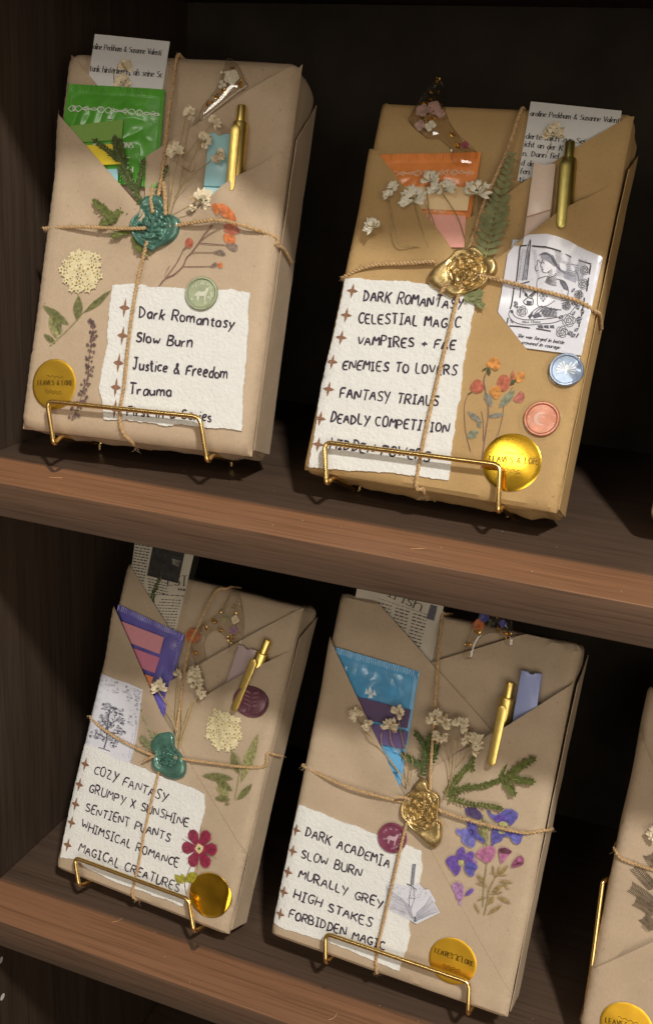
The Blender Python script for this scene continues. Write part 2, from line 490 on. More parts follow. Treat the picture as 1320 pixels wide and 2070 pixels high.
# ------------------------------------------------------------------ pen-stroke alphabet (8 = cap height)
GL = {
'A': (5.2, "0,0 2.5,8 5,0;.9,3 4.2,3"), 'B': (4.8, "0,0 0,8;~0,8 3,8 4.3,6.4 3,4.5 0,4.2;~0,4.2 3.6,4 4.8,2.2 3.6,.2 0,0"),
'C': (4.8, "~4.8,7 3,8 1,7 0,4 1,1 3,0 4.8,1.2"), 'D': (5, "0.4,0 .4,8;~-.4,8 2.6,7.8 5,4.2 2.8,.6 -.4,0"),
'E': (4.4, "4.4,8 0,8 0,0 4.4,0;0,4 3.6,4.1"), 'F': (4.4, "4.5,8 0,8 0,0;0,4 3.6,4.2"),
'G': (5, "~4.8,7 3,8 1,7 0,4 1,1 3,0 4.6,1.2 4.8,3.4;2.8,3.4 5.2,3.4"), 'H': (5, "0,0 0,8;5,0 5,8;0,4 5,4"),
'I': (3.2, "1.6,0 1.6,8;0,8 3.2,8;0,0 3.2,0"), 'J': (4.6, "~3,8 3,3 2.6,.4 1.2,-.4 0,1.2;.8,8 4.8,8"), 'K': (4.8, "0,0 0,8;4.6,8 .2,3.6;1.2,4.4 4.8,0"),
'L': (4, "0,8 0,0 4,0"), 'M': (5.6, "0,0 .5,8 2.8,3 5.1,8 5.6,0"), 'N': (5, "0,0 0,8 4.8,0 5,8"),
'O': (5, "~2.5,8 .7,7 0,4 .7,1 2.5,0 4.3,1 5,4 4.3,7 2.5,8"), 'P': (4.6, "0,0 0,8;~0,8 3.4,8 4.6,6 3.4,4 0,3.8"),
'Q': (5, "~2.5,8 .7,7 0,4 .7,1 2.5,0 4.3,1 5,4 4.3,7 2.5,8;3,2 5.2,-.6"), 'R': (4.8, "0,0 0,8;~0,8 3.4,8 4.5,6.2 3.4,4.2 0,4;1.8,4 4.8,0"),
'S': (4.4, "~4.4,7 2.6,8 .7,7 .8,5.2 2.4,4.2 4.2,3 4.2,1 2.2,0 0,1"), 'T': (5, "2.5,0 2.5,8;0,8 5,8"),
'U': (4.8, "~0,8 0,2.4 1,.2 2.6,0 4.2,.8 4.8,2.6 4.8,8"), 'V': (4.8, "0,8 2.4,0 4.8,8"), 'W': (6.4, "~0,8 1.3,0 3.2,5.6 5,0 6.4,8"),
'X': (4.6, "0,8 4.6,0;4.4,8 .2,0"), 'Y': (4.6, "0,8 2.4,4;4.8,8 1.4,-1.2"), 'Z': (4.6, "0,8 4.6,8 0,0 4.8,0"),
'a': (3.8, "~3.6,4.6 1.8,5.2 .2,3.6 .3,1 1.8,0 3.4,1.6 3.6,4.8;3.6,4.8 3.6,.6 4,0"), 'b': (3.8, "0,8.4 0,0;~0,3.6 1.8,5.2 3.6,3.8 3.6,1.2 1.8,0 0,1.2"),
'c': (3.4, "~3.4,4.3 2,5.2 .3,4 .2,1.4 1.8,0 3.4,1"), 'd': (3.8, "3.6,8.4 3.6,0;~3.6,3.8 2,5.2 .2,3.8 .2,1.2 1.8,0 3.6,1.4"),
'e': (3.6, "~.2,2.6 3.4,3 3.2,4.6 1.8,5.2 .3,4 .2,1.4 1.8,0 3.6,.8"), 'f': (2.8, "~2.9,7.8 1.8,8.4 1,7 1,0;-.2,4.8 2.5,5"),
'g': (3.8, "~3.6,4.6 1.8,5.2 .2,3.8 .3,1.2 1.8,.2 3.4,1.6 3.6,4.8;~3.6,4.8 3.6,-1.8 2,-3 .2,-2"), 'h': (3.8, "0,8.4 0,0;~0,3.4 1.6,5.2 3.2,4.6 3.6,3 3.6,0"),
'i': (1, ".4,5 .4,0;.4,6.8 .5,7.3"), 'j': (1.6, "~1,5 1,-2 0,-3 -1,-2;1,6.8 1.1,7.3"), 'k': (3.4, "0,8.4 0,0;3.2,5.2 .2,2.4;1,3 3.5,0"), 'l': (1, ".4,8.4 .4,0"),
'm': (5.8, "0,5 0,0;~0,3.4 1.2,5.2 2.5,4.6 2.7,3 2.7,0;~2.7,3.2 4,5.2 5.3,4.6 5.6,3 5.6,0"), 'n': (3.8, "0,5 0,0;~0,3.4 1.6,5.2 3.2,4.6 3.6,3 3.6,0"),
'o': (3.8, "~1.9,5.2 .3,4.2 0,2.6 .5,.7 1.9,0 3.4,.8 3.8,2.6 3.3,4.4 1.9,5.2"), 'p': (3.8, "0,5 0,-3;~0,3.6 1.8,5.2 3.6,3.8 3.6,1.2 1.8,0 0,1.2"),
'q': (3.8, "3.6,5 3.6,-3;~3.6,3.8 2,5.2 .2,3.8 .2,1.2 1.8,0 3.6,1.4"), 'r': (2.8, "0,5 0,0;~0,3 1,4.8 2.8,5"), 's': (3, "~3,4.4 1.6,5.2 .3,4.2 1.2,3 2.8,2 2.6,.4 1.2,0 0,.8"),
't': (2.8, "~1.2,7 1.2,1 1.9,0 3,.4;-.2,5 2.8,5.1"), 'u': (3.8, "~0,5 0,1.6 1.2,0 2.8,.6 3.6,2.4 3.6,5;3.6,5 3.7,0"), 'v': (3.4, "0,5 1.7,0 3.4,5"),
'w': (5.2, "~0,5 1.2,0 2.6,4 4,0 5.2,5"), 'x': (3.4, "0,5 3.4,0;3.4,5 0,0"), 'y': (3.6, "0,5 1.9,.6;3.6,5 .6,-3"), 'z': (3.2, "0,5 3.2,5 0,0 3.3,0"),
'&': (5, "~5,0 1.6,5.6 1.8,7.6 3,7.6 3,6 .4,3 .4,1 2,0 4.6,3"), '+': (4.6, "0,3.4 4.6,3.6;2.2,6 2.3,1.2"), '.': (1, ".3,0 .5,.5"), ',': (1.2, ".6,.6 .2,-1.4"),
'ß': (3.8, "~0,0 0,6.6 1.2,8.2 2.8,7.4 2,5 3.6,2.6 2.6,.2 1.2,.2"), ' ': (3.2, ""),
}

def text(mb, F, s, q0, q1, hpx, wid, off, m, ref=None, zf=None, serif=False, seed=0, jit=1.0, slant=0.0, offuv=None, gap=1.5):
    """write s along the baseline q0-q1 (photo readings) with letters hpx readings tall; wid = pen width in cm"""
    rnd = random.Random(seed + len(s) * 7)
    fo = off if offuv is None else offuv
    a = Vector(F.uv(q0, fo)); b = Vector(F.uv(q1, fo))
    px = math.hypot(q1[0] - q0[0], q1[1] - q0[1])
    d = (b - a); L = d.length; d.normalize()
    up = Vector((-d.y, d.x))
    hh = hpx * L / px / 8.0
    tot = sum(GL[c][0] + gap for c in s) - gap
    k = L / tot
    x = 0.0
    for c in s:
        w, g = GL[c]
        sc = 1 + jit * rnd.uniform(-.13, .13); dy = jit * rnd.uniform(-.55, .55); sl = slant + jit * rnd.uniform(-.10, .10)
        for stroke in [t for t in g.split(';') if t]:
            sm = stroke[0] == '~'
            P = [tuple(float(t) for t in p.split(',')) for p in stroke.lstrip('~').split()]
            P = [(px_ + jit * rnd.uniform(-.16, .16), py_ + jit * rnd.uniform(-.22, .22)) for px_, py_ in P]
            if sm: P = chaikin(P, False, 2)
            elif jit > .5 and len(P) > 2: P = chaikin(P, False, 1)
            pts = []
            for gx, gy in P:
                v = a + d * ((x + gx + sl * gy) * k) + up * ((gy * sc + dy) * hh)
                pts.append((v.x, v.y))
            if serif:
                wf = lambda t, tx, ty, d=d: wid * (.45 + .9 * abs(-d.y * tx + d.x * ty))
                mb.ribbon(F, pts, wf, off, m, ref, zf, step=max(.03, hh))
                for e, o in ((0, 1), (-1, -2)):
                    dd = Vector(pts[e]) - Vector(pts[o])
                    if abs(dd.normalized().dot(up)) > .8:
                        p = Vector(pts[e]); mb.ribbon(F, [tuple(p - d * hh * 1.0), tuple(p + d * hh * 1.0)], wid * .5, off, m, ref, zf, step=.2)
            else:
                mb.ribbon(F, pts, lambda t, tx, ty, pw=rnd.uniform(.8, 1.1): wid * pw * (1 - .35 * t ** 3), off, m, ref, zf, step=.06)
        x += w + gap

# ------------------------------------------------------------------ colours
def cc(r, g, b):                              # sRGB 0-255 to scene-linear
    return tuple(((c / 255) / 12.92 if c / 255 <= .04045 else ((c / 255 + .055) / 1.055) ** 2.4) for c in (r, g, b))

KR = {1: kraft('kraft_paper_pinkish', (.445, .338, .235), 1), 2: kraft('kraft_paper_golden', (.405, .265, .118), 2), 3: kraft('kraft_paper_tan', (.41, .316, .222), 3),
      4: kraft('kraft_paper_brown', (.432, .332, .232), 4), 5: kraft('kraft_paper_beige', (.42, .317, .22), 5), 6: kraft('kraft_paper_dull', (.4, .29, .19), 6)}
PAPER = mat('cotton_paper', (.66, .655, .63), .85, var=.03, vscale=2, bump=.9, bscale=5.5, spec=.15)
PRINT = mat('print_paper', (.68, .67, .66), .5, var=.02, bump=.05)
PHOTO = mat('glossy_print_paper', (.60, .60, .66), .22, var=.03, bump=.08, bscale=1.2, coat=.5)
NEWS = mat('newsprint', (.56, .50, .41), .6, var=.08, vscale=.7)
INK = mat('violet_black_ink', (.035, .022, .04), .55, var=.2)
PINK_INK = mat('print_ink', (.045, .042, .045), .6, var=.2)
GREYINK = mat('grey_print_ink', (.10, .10, .125), .6, var=.3)
PALEINK = mat('pale_print_ink', (.26, .26, .31), .6, var=.25, vscale=6)
STAR = mat('copper_star_ink', (.25, .125, .075), .45, metal=.2, var=.2, vscale=6)
TWINE = mat('jute_twine', (.50, .33, .17), .85, var=.25, vscale=6, bump=.6, bscale=30, spec=.1)
FUZZ = mat('jute_fibre', (.40, .29, .18), .8, spec=.1)
BRASS = mat('polished_brass', (.80, .56, .22), .24, metal=1, var=.08)
FOIL = mat('gold_foil', (.86, .52, .045), .19, metal=1, var=.10, vscale=.8, bump=.16, bscale=.6)
FOILM = mat('matte_gold_foil', (.86, .50, .045), .40, metal=1, var=.08, vscale=.8, bump=.12, bscale=.6)
FOILDIM = mat('dimmed_gold_foil', (.60, .36, .04), .38, metal=1, var=.08, vscale=.8, bump=.12, bscale=.6)  # same gold foil, its dim reflection put into a darker colour
FOILINK = mat('foil_lettering', (.22, .13, .02), .35, metal=.9, var=.1)
PENGOLD = mat('brushed_gold', (.86, .64, .20), .36, metal=1, var=.06, bump=.05, bscale=10)
PENSHADED = mat('shaded_gold', (.50, .42, .13), .36, metal=1, var=.08)  # the pens' gold again, with shade put into the colour
TEAL = mat('pearl_teal_wax', (.072, .165, .128), .26, metal=.25, var=.3, vscale=1.6, bump=.15, bscale=7, coat=.35)
BRONZE = mat('antique_gold_wax', (.44, .315, .135), .36, metal=.8, var=.4, vscale=2.2, bump=.3, bscale=6, coat=.2)
BLOOM = mat('dried_petal', (.70, .60, .43), .8, var=.22, vscale=5, spec=.1, trans=.15)
BLOOM2 = mat('pale_dried_petal', (.72, .68, .56), .8, var=.16, vscale=5, spec=.1, trans=.15)
BROWNED = mat('browned_petal', (.40, .29, .15), .8, var=.3, vscale=5)
SEPAL = mat('dark_sepal', (.06, .065, .03), .8, var=.3)
STALK = mat('dry_stalk', (.32, .23, .10), .75, var=.25)
GREENSTALK = mat('green_stalk', (.22, .23, .09), .7, var=.25)
EVER = mat('dried_evergreen', (.10, .115, .030), .7, var=.4, vscale=4, spec=.2)
EVERD = mat('dark_evergreen', (.062, .082, .026), .7, var=.4, vscale=4, spec=.2)
FERNM = mat('dried_fern', (.19, .20, .095), .7, var=.25, vscale=3, spec=.2)
LEAFA = mat('pressed_leaf', (.145, .150, .050), .5, var=.4, vscale=1.6)
LEAFB = mat('pressed_pale_leaf', (.27, .26, .105), .5, var=.35, vscale=1.6)
YARROW = mat('cream_umbel_blossom', (.62, .54, .33), .6, var=.15, vscale=4)
YARC = mat('blossom_heart', (.34, .21, .045), .6, var=.3)
ORANGE = mat('pressed_orange_petal', (.58, .16, .04), .5, var=.35, vscale=2.2)
CORAL = mat('pressed_coral_petal', (.42, .11, .06), .5, var=.4, vscale=2)
PINKP = mat('pressed_pink_petal', (.34, .06, .13), .5, var=.4, vscale=2)
MAGENTA = mat('pressed_magenta_petal', (.26, .012, .055), .45, var=.4, vscale=2)
VIOLET = mat('pressed_violet_petal', (.12, .06, .34), .5, var=.45, vscale=2.4)
BLUEV = mat('pressed_blue_petal', (.08, .075, .34), .5, var=.5, vscale=2.2)
LILAC = mat('pressed_lilac_petal', (.36, .19, .38), .5, var=.35, vscale=2.5)
PURPSTEM = mat('pressed_brown_stem', (.20, .105, .085), .6, var=.3)
LAVEND = mat('pressed_lavender', (.13, .08, .075), .6, var=.4, vscale=7)
RESIN = clear('cast_resin', (.985, .97, .945), .06, .05, 0, .34)
FILM = clear('laminate_film', (.97, .97, .97), .012, .15, .1, .06)
FLAKE = mat('gold_leaf', (.80, .52, .13), .25, metal=1, var=.25)

# ------------------------------------------------------------------ builders shared by the parcels
def rounded_body(F, m):
    """the wrapped book itself: a box with soft edges and faintly uneven faces"""
    mb = MB()
    w, h, t, r = F.w / 2, F.h / 2, F.t / 2, F.r
    vv, ff, key = [], [], {}
    def lin(a, k):
        n = max(2, int(2 * a / k + .5)); p = [-a + 2 * a * i / n for i in range(n + 1)]
        return sorted(set([round(x, 5) for x in p] + [round(sg * (a - r * q), 5) for sg in (-1, 1) for q in (.15, .35, .6, .8, 1)]))
    gx, gy, gz = lin(w, .5), lin(h, .5), lin(t, .5)
    def vert(p):
        k = tuple(round(c, 4) for c in p)
        if k in key: return key[k]
        q = Vector(p)
        inn = Vector((max(-w + r, min(w - r, q.x)), max(-h + r, min(h - r, q.y)), max(-t + r, min(t - r, q.z))))
        d = q - inn
        if d.length > 1e-6:
            o = inn + d.normalized() * r
        else: o = q
        u, v, n = o.x, o.y + h, o.z - t
        if q.z > t - 1e-4:
            n += F.amp * noise.noise(Vector((u * .3, v * .3, F.seed * 5.1))) + F.amp * .35 * noise.noise(Vector((u * .9, v * .9, F.seed * 2.7)))
        elif q.z > -t + 1e-4:
            k2 = .16 * noise.noise(Vector((u * .5, v * .35, n * .8 + F.seed)))
            if abs(q.x) > w - 1e-4: u += k2 * min(1, (t - q.z) * 2)
            else: v += k2 * min(1, (t - q.z) * 2) * .7
        vv.append((u, v, n)); key[k] = len(vv) - 1
        return key[k]
    def side(A, B, f, flip):
        for i in range(len(A) - 1):
            for j in range(len(B) - 1):
                q = [vert(f(A[a], B[b])) for a, b in ((i, j), (i + 1, j), (i + 1, j + 1), (i, j + 1))]
                if len(set(q)) == 4: ff.append(tuple(reversed(q)) if flip else tuple(q))
    side(gx, gy, lambda a, b: (a, b, t), False); side(gx, gy, lambda a, b: (a, b, -t), True)
    side(gy, gz, lambda a, b: (w, a, b), False); side(gy, gz, lambda a, b: (-w, a, b), True)
    side(gx, gz, lambda a, b: (a, h, b), True); side(gx, gz, lambda a, b: (a, -h, b), False)
    mb.add(vv, ff, m)
    return mb

def catmull(P, n=8):
    P = [Vector(p) for p in P]
    if len(P) < 3: return [tuple(P[0].lerp(P[-1], i / n)) for i in range(n + 1)]
    Q = [P[0] * 2 - P[1]] + P + [P[-1] * 2 - P[-2]]
    out = []
    for i in range(1, len(Q) - 2):
        a, b, c, d = Q[i - 1:i + 3]
        for k in range(n):
            t = k / n
            out.append(tuple(.5 * ((2 * b) + (c - a) * t + (2 * a - 5 * b + 4 * c - d) * t * t + (3 * b - a - 3 * c + d) * t ** 3)))
    out.append(tuple(P[-1]))
    return out

def twine(mb, F, P3, r=.062, pitch=.42, seed=0, fuzz=14):
    """two-ply jute along the 3D path P3"""
    rnd = random.Random(seed)
    P = resample(catmull(P3), .07)
    P = [Vector(p) for p in P]
    n = len(P)
    ph = 0
    A, B = [], []
    up = Vector((0, 0, 1))
    for i in range(n):
        t = (P[min(n - 1, i + 1)] - P[max(0, i - 1)]).normalized()
        up = (up - t * up.dot(t))
        if up.length < 1e-4: up = t.orthogonal()
        up.normalize(); sd = t.cross(up)
        if i: ph += 2 * math.pi * (P[i] - P[i - 1]).length / pitch
        o = (up * math.cos(ph) + sd * math.sin(ph)) * r * .78 * (1 + .15 * noise.noise(P[i] * 2))
        A.append(P[i] + o); B.append(P[i] - o)
        if rnd.random() < fuzz * .07 / 3:
            e = P[i] + (up * rnd.uniform(-.3, 1) + sd * rnd.uniform(-1, 1)).normalized() * rnd.uniform(.1, .32) + t * rnd.uniform(-.3, .3)
            mb.tube(catmull([P[i], P[i].lerp(e, .5) + up * .05, e], 3), .009, FUZZ, 3)
    mb.tube(A, r, TWINE, 6); mb.tube(B, r, TWINE, 6)

def frayed(mb, p, seed, n=16, L=.7, down=-1):
    rnd = random.Random(seed)
    for i in range(n):
        a = Vector(p) + Vector((rnd.uniform(-.08, .08), 0, rnd.uniform(-.05, .05)))
        e = a + Vector((rnd.uniform(-.8, .8), down * rnd.uniform(.0, .9), rnd.uniform(-.1, .5))) * L
        mb.tube(catmull([a, a.lerp(e, .5) + Vector((rnd.uniform(-.15, .15), rnd.uniform(-.15, .15), .06)), e], 3), .007, FUZZ, 3)

def _stamp(kind):
    S = []
    if kind == 'tree':                          # a leafy tree in a ring of ground strokes
        S += [((0, -.55), (.02, .1)), ((.02, .1), (-.25, .55)), ((.02, .1), (.3, .52)), ((.0, -.1), (-.5, .2)), ((.01, -.1), (.52, .12)), ((0, -.3), (-.4, -.15)), ((0, -.3), (.42, -.2)), ((-.45, -.6), (.45, -.6))]
        for x, y, a in ((-.5, .35, .6), (-.3, .62, 1.2), (.05, .62, 1.6), (.35, .6, 1.9), (.58, .3, 2.6), (-.58, .02, .3), (.6, -.02, 2.9), (-.12, .35, 1.0), (.2, .33, 2.2), (-.42, -.36, .2), (.42, -.4, 3.0)):
            S.append(((x - .09 * math.cos(a), y - .09 * math.sin(a)), (x + .09 * math.cos(a), y + .09 * math.sin(a))))
    else:                                       # an open rose: petals curling round a heart
        for ring, n, r in ((0, 3, .16), (1, 5, .38), (2, 7, .64)):
            for i in range(n):
                a0 = 2 * math.pi * i / n + ring * .5
                P = [((r + .10 * math.sin(t * math.pi)) * math.cos(a0 + t * 5.2 / n), (r + .10 * math.sin(t * math.pi)) * math.sin(a0 + t * 5.2 / n)) for t in (0, .25, .5, .75, 1)]
                S += list(zip(P[:-1], P[1:])); S.append((P[-1], (.72 * P[-1][0], .72 * P[-1][1])))
    return S
STAMP = {'tree': _stamp('tree'), 'rose': _stamp('rose')}
def wax(mb, F, poly, ctr, rin, m, off, seed, big=.34, stamp='rose'):
    """poured seal: swollen wavy rim outside, a sunk stamped disc with raised ornament inside (u,v outline)"""
    c = Vector(ctr)
    P = [Vector(p) - c for p in chaikin(poly, True, 2)]
    pol = sorted((math.atan2(p.y, p.x), p.length) for p in P)
    def R(a):
        for i in range(len(pol)):
            a0, r0 = pol[i - 1]; a1, r1 = pol[i]
            if i == 0: a0 -= 2 * math.pi
            if a0 <= a <= a1: return r0 + (r1 - r0) * ((a - a0) / (a1 - a0) if a1 > a0 else 0)
        return pol[0][1]
    NA, NR = 110, 40
    vv, ff = [], []
    for j in range(NR + 1):
        t = j / NR
        for i in range(NA):
            a = -math.pi + 2 * math.pi * (i + .5) / NA
            ro = R(a); ri = min(rin, ro * .86)
            r = ro * t
            x, y = c.x + r * math.cos(a), c.y + r * math.sin(a)
            z0 = F.S(x, y) + off
            if r < ri:
                k = r / ri
                hgt = .15
                lx, ly = (x - c.x) / ri, (y - c.y) / ri
                lx += .10 * noise.noise(Vector((lx * 2, ly * 2, seed))); ly += .10 * noise.noise(Vector((lx * 2, ly * 2, seed + 9)))
                dd = min(seg_dist(lx, ly, p, q) for p, q in STAMP[stamp])
                hgt += .17 * math.exp(-(dd / .055) ** 2) * (k < .84) + .03 * noise.noise(Vector((x * 6, y * 6, seed)))
                hgt += .09 * math.exp(-((k - .86) / .035) ** 2) + .02 * math.sin(a * 14) * math.exp(-((k - .93) / .04) ** 2)
                if k > .94: hgt += (big * .75 - .15) * (k - .94) / .06
            else:
                q = (r - ri) / max(1e-4, ro - ri)
                hgt = big * (.75 + .25 * math.sin(min(1, q * 2) * math.pi / 2)) if q < .5 else big * math.sqrt(max(0, 1 - ((q - .5) / .5) ** 2))
                wd = min(1, (ro - ri) / .5)
                hgt *= .55 + .45 * wd
                hgt += .03 * noise.noise(Vector((x * 2, y * 2, seed + 5)))
            vv.append((x, y, z0 + max(0.0, hgt) if j < NR else z0 - .02))
    for j in range(NR):
        for i in range(NA):
            a, b = j * NA + i, j * NA + (i + 1) % NA
            ff.append((a + NA, b + NA, b, a))
    ff.append(tuple(range(NA))[::-1][::-1])
    mb.add(vv, ff, m)

def disc(mb, F, c, rx, ry, ang, off, m, prof, NA=56):
    """low round button; prof is a list of (radius share, height)"""
    vv, ff = [], []
    ca, sa = math.cos(ang), math.sin(ang)
    for k, (q, hgt) in enumerate(prof):
        for i in range(NA):
            a = 2 * math.pi * i / NA
            x, y = q * rx * math.cos(a), q * ry * math.sin(a)
            u, v = c[0] + x * ca - y * sa, c[1] + x * sa + y * ca
            vv.append((u, v, F.S(u, v) + off + hgt))
    for k in range(len(prof) - 1):
        for i in range(NA):
            a, b = k * NA + i, k * NA + (i + 1) % NA
            ff.append((a, b, b + NA, a + NA))
    n = len(vv)
    u, v = c
    vv.append((u, v, F.S(u, v) + off + prof[-1][1]))
    for i in range(NA):
        ff.append(((len(prof) - 1) * NA + i, (len(prof) - 1) * NA + (i + 1) % NA, n))
    mb.add(vv, ff, m)

def seal_button(T, F, q, rpx, m, m2, motif, label, off=.16, film=False):
    """small ready-made seal sticker: raised ring, stamped floor and a pale ornament"""
    c = F.uv(q, off); c2 = F.uv((q[0] + rpx, q[1]), off)
    r = math.hypot(c2[0] - c[0], c2[1] - c[1])
    mb = MB()
    disc(mb, F, c, r, r, 0, off, m, [(1, 0), (1.0, .07), (.95, .13), (.87, .13), (.80, .06), (.4, .06)])
    zt = .075
    f = lambda x, y: (c[0] + x * r, c[1] + y * r)
    rnd = random.Random(int(q[0]))
    if motif == 'moon':
        out = [(.38 * math.cos(a) - .05, .38 * math.sin(a)) for a in [math.radians(40 + 280 * i / 16) for i in range(17)]]
        inn = [(.30 * math.cos(a) + .08, .30 * math.sin(a)) for a in [math.radians(310 - 260 * i / 16) for i in range(17)]]
        for i in range(16): mb.flat(F, [f(*out[i]), f(*out[i + 1]), f(*inn[15 - i]), f(*inn[16 - i])], off + zt, m2)
        for i in range(26):
            a, rr = rnd.uniform(0, 6.3), rnd.choice((.62, .7, .15)); x, y = rr * math.cos(a), rr * math.sin(a)
            mb.flat(F, [f(x + .04 * math.cos(b), y + .04 * math.sin(b)) for b in (0, 1.3, 2.5, 3.8, 5)], off + zt, m2)
    elif motif == 'animal':
        body = [(-.34, -.05), (-.2, .12), (.05, .1), (.22, .18), (.28, .36), (.42, .3), (.36, .1), (.3, -.1), (.3, -.42), (.22, -.42), (.2, -.15), (-.1, -.15), (-.14, -.42), (-.22, -.42), (-.26, -.15), (-.42, -.2)]
        z = sum(x * 0 for x, _ in body)
        r_ = delaunay_2d_cdt([Vector(p) for p in body], [(i, (i + 1) % len(body)) for i in range(len(body))], [], 1, 1e-6)
        for t in r_[2]: mb.flat(F, [f(r_[0][i].x, r_[0][i].y) for i in t], off + zt, m2)
        for i in range(20):
            a = rnd.uniform(0, 6.3); rr = rnd.uniform(.5, .72)
            x, y = rr * math.cos(a), rr * math.sin(a); b = a + rnd.uniform(1, 2)
            mb.ribbon(F, [f(x, y), f(x + .09 * math.cos(b), y + .09 * math.sin(b)), f(x + .13 * math.cos(b + .8), y + .13 * math.sin(b + .8))], .035 * r, off + zt, m2)
    elif motif == 'bird':
        for s in (-1, 1):
            for i in range(5):
                a = math.radians(90 + s * (25 + 22 * i))
                mb.flat(F, [f(0, -.05), f(.55 * math.cos(a - .1), .5 * math.sin(a - .1)), f(.6 * math.cos(a + .12), .55 * math.sin(a + .12))], off + zt, m2)
        mb.flat(F, [f(-.1, .1), f(0, -.45), f(.12, .1), f(.05, .3), f(-.05, .3)], off + zt, m2)
    else:
        mb.ribbon(F, [f(-.1, -.6), f(0, 0), f(.1, .6)], .05 * r, off + zt, m2)
        for i in range(4):
            for s in (-1, 1):
                y = -.35 + .27 * i
                mb.flat(F, [f(.02, y), f(s * .3, y + .1), f(s * .42, y + .26), f(s * .12, y + .2)], off + zt, m2)
    o = T.part('seal_sticker', mb, label=label)
    if film:
        mf = MB(); cf = (c[0] - .12 * r, c[1] - .1 * r)
        disc(mf, F, cf, r * 1.22, r * 1.22, 0, off - .03, FILM, [(1, 0), (1, .015), (.99, .02), (.5, .02)])
        T.part('clear_film', mf, o)
    return o

def foil_sticker(T, F, q, rx, ry, q0, q1, off, words=True, label=None, dome=0., m=None):
    c = F.uv(q, off); c2 = F.uv((q[0] + rx, q[1]), off); c3 = F.uv((q[0], q[1] - ry), off)
    a = math.hypot(c2[0] - c[0], c2[1] - c[1]); b = math.hypot(c3[0] - c[0], c3[1] - c[1])
    mb = MB()
    disc(mb, F, c, a, b, 0, off, m or FOIL, [(1, 0), (1, .02), (.985, .028)] + [(k / 10, .03 + dome * (1 - (k / 10) ** 2)) for k in range(9, 0, -1)])
    o = T.part('foil_sticker', mb, label=label); mb = MB()
    if words: text(mb, F, 'LEAVES & LORE', q0, q1, rx * .20, .05, off + .042 + dome, FOILINK, serif=True, jit=.0, offuv=off)
    if words:                                    # the little scroll lines above and below the name
        for s, k in ((1, .3), (-1, .28), (-1, .36)):
            P = [(c[0] + a * (-.38 + .76 * i / 14), c[1] + b * (s * k + .04 * math.sin(i * 1.6))) for i in range(15)]
            mb.ribbon(F, P, .035, off + .042 + dome, FOILINK)
        T.part('foil_lettering', mb, o)
    return o

def star(mb, F, q, rx, ry, off, m, zf=None, up=(0, 0)):
    c = F.uv(q, off); ex = F.uv((q[0] + 10, q[1]), off); s = math.hypot(ex[0] - c[0], ex[1] - c[1]) / 10
    P = []
    for i in range(16):
        a = 2 * math.pi * i / 16
        k = (1, .52, .32, .52)[i % 4]
        P.append((c[0] + rx * s * k * math.cos(a), c[1] + ry * s * k * math.sin(a)))
    mb.flat(F, P, off, m, zf=zf)

def card(T, F, poly, lines, stars, hpx, wid, off=.2, rough=.06, label=None, srx=11, sry=19):
    mb = MB()
    zf = mb.sheet(F, F.uvs(poly, off), off, .08, PAPER, res=.6, rough=rough)
    o = T.part('tag_card', mb, label=label)
    for i, (s, a, b, h) in enumerate(lines):
        mb = MB(); text(mb, F, s, a, b, h or hpx, wid, .022, INK, zf=zf, seed=i * 11 + int(poly[0][0]), offuv=off)
        T.part('handwritten_line', mb, o)
    for q in stars:
        mb = MB(); star(mb, F, q, srx, sry, .022, STAR, zf=zf); T.part('star_mark', mb, o)
    return o

def bloom(mb, c, r, ang, m=None, seed=0, face=.0):
    """dried baby's-breath head seen from the side: a ragged fan of petals over dark sepals"""
    m = m or BLOOM
    rnd = random.Random(seed)
    c = Vector(c)
    b = c - Vector((math.cos(ang), math.sin(ang), 0)) * r * .55
    for lay in range(4):
        n = (15, 12, 9, 7)[lay]
        for i in range(n):
            a = ang + (i / (n - 1) - .5) * (3.5 - .5 * lay) + rnd.uniform(-.15, .15)
            L = r * (1.55, 1.3, 1.05, .8)[lay] * rnd.uniform(.8, 1.1) * (1 - .25 * abs(a - ang) / 1.7)
            e = b + Vector((math.cos(a), math.sin(a), 0)) * L + Vector((0, 0, .05 + .11 * lay * r / .6 + rnd.uniform(0, .1)))
            mb.leaf(b + Vector((0, 0, .02 * lay)), e, r * rnd.uniform(.34, .52), m if rnd.random() > .12 else BROWNED, 4, bow=.1 * r, fold=rnd.uniform(-.25, .25), tip=.72)
    for i in range(6):
        a = ang + (i / 5 - .5) * 1.9 + rnd.uniform(-.12, .12)
        s0 = b + Vector((math.cos(a), math.sin(a), 0)) * r * .1 + Vector((0, 0, .42 * r))
        mb.leaf(s0, s0 + Vector((math.cos(a), math.sin(a), 0)) * r * rnd.uniform(.45, .75) + Vector((0, 0, .08)), r * .17, SEPAL, 3)
    mb.leaf(b - Vector((math.cos(ang), math.sin(ang), 0)) * r * .2 + Vector((0, 0, .05)), b + Vector((math.cos(ang), math.sin(ang), .5)) * r * .35, r * .3, GREENSTALK, 3)

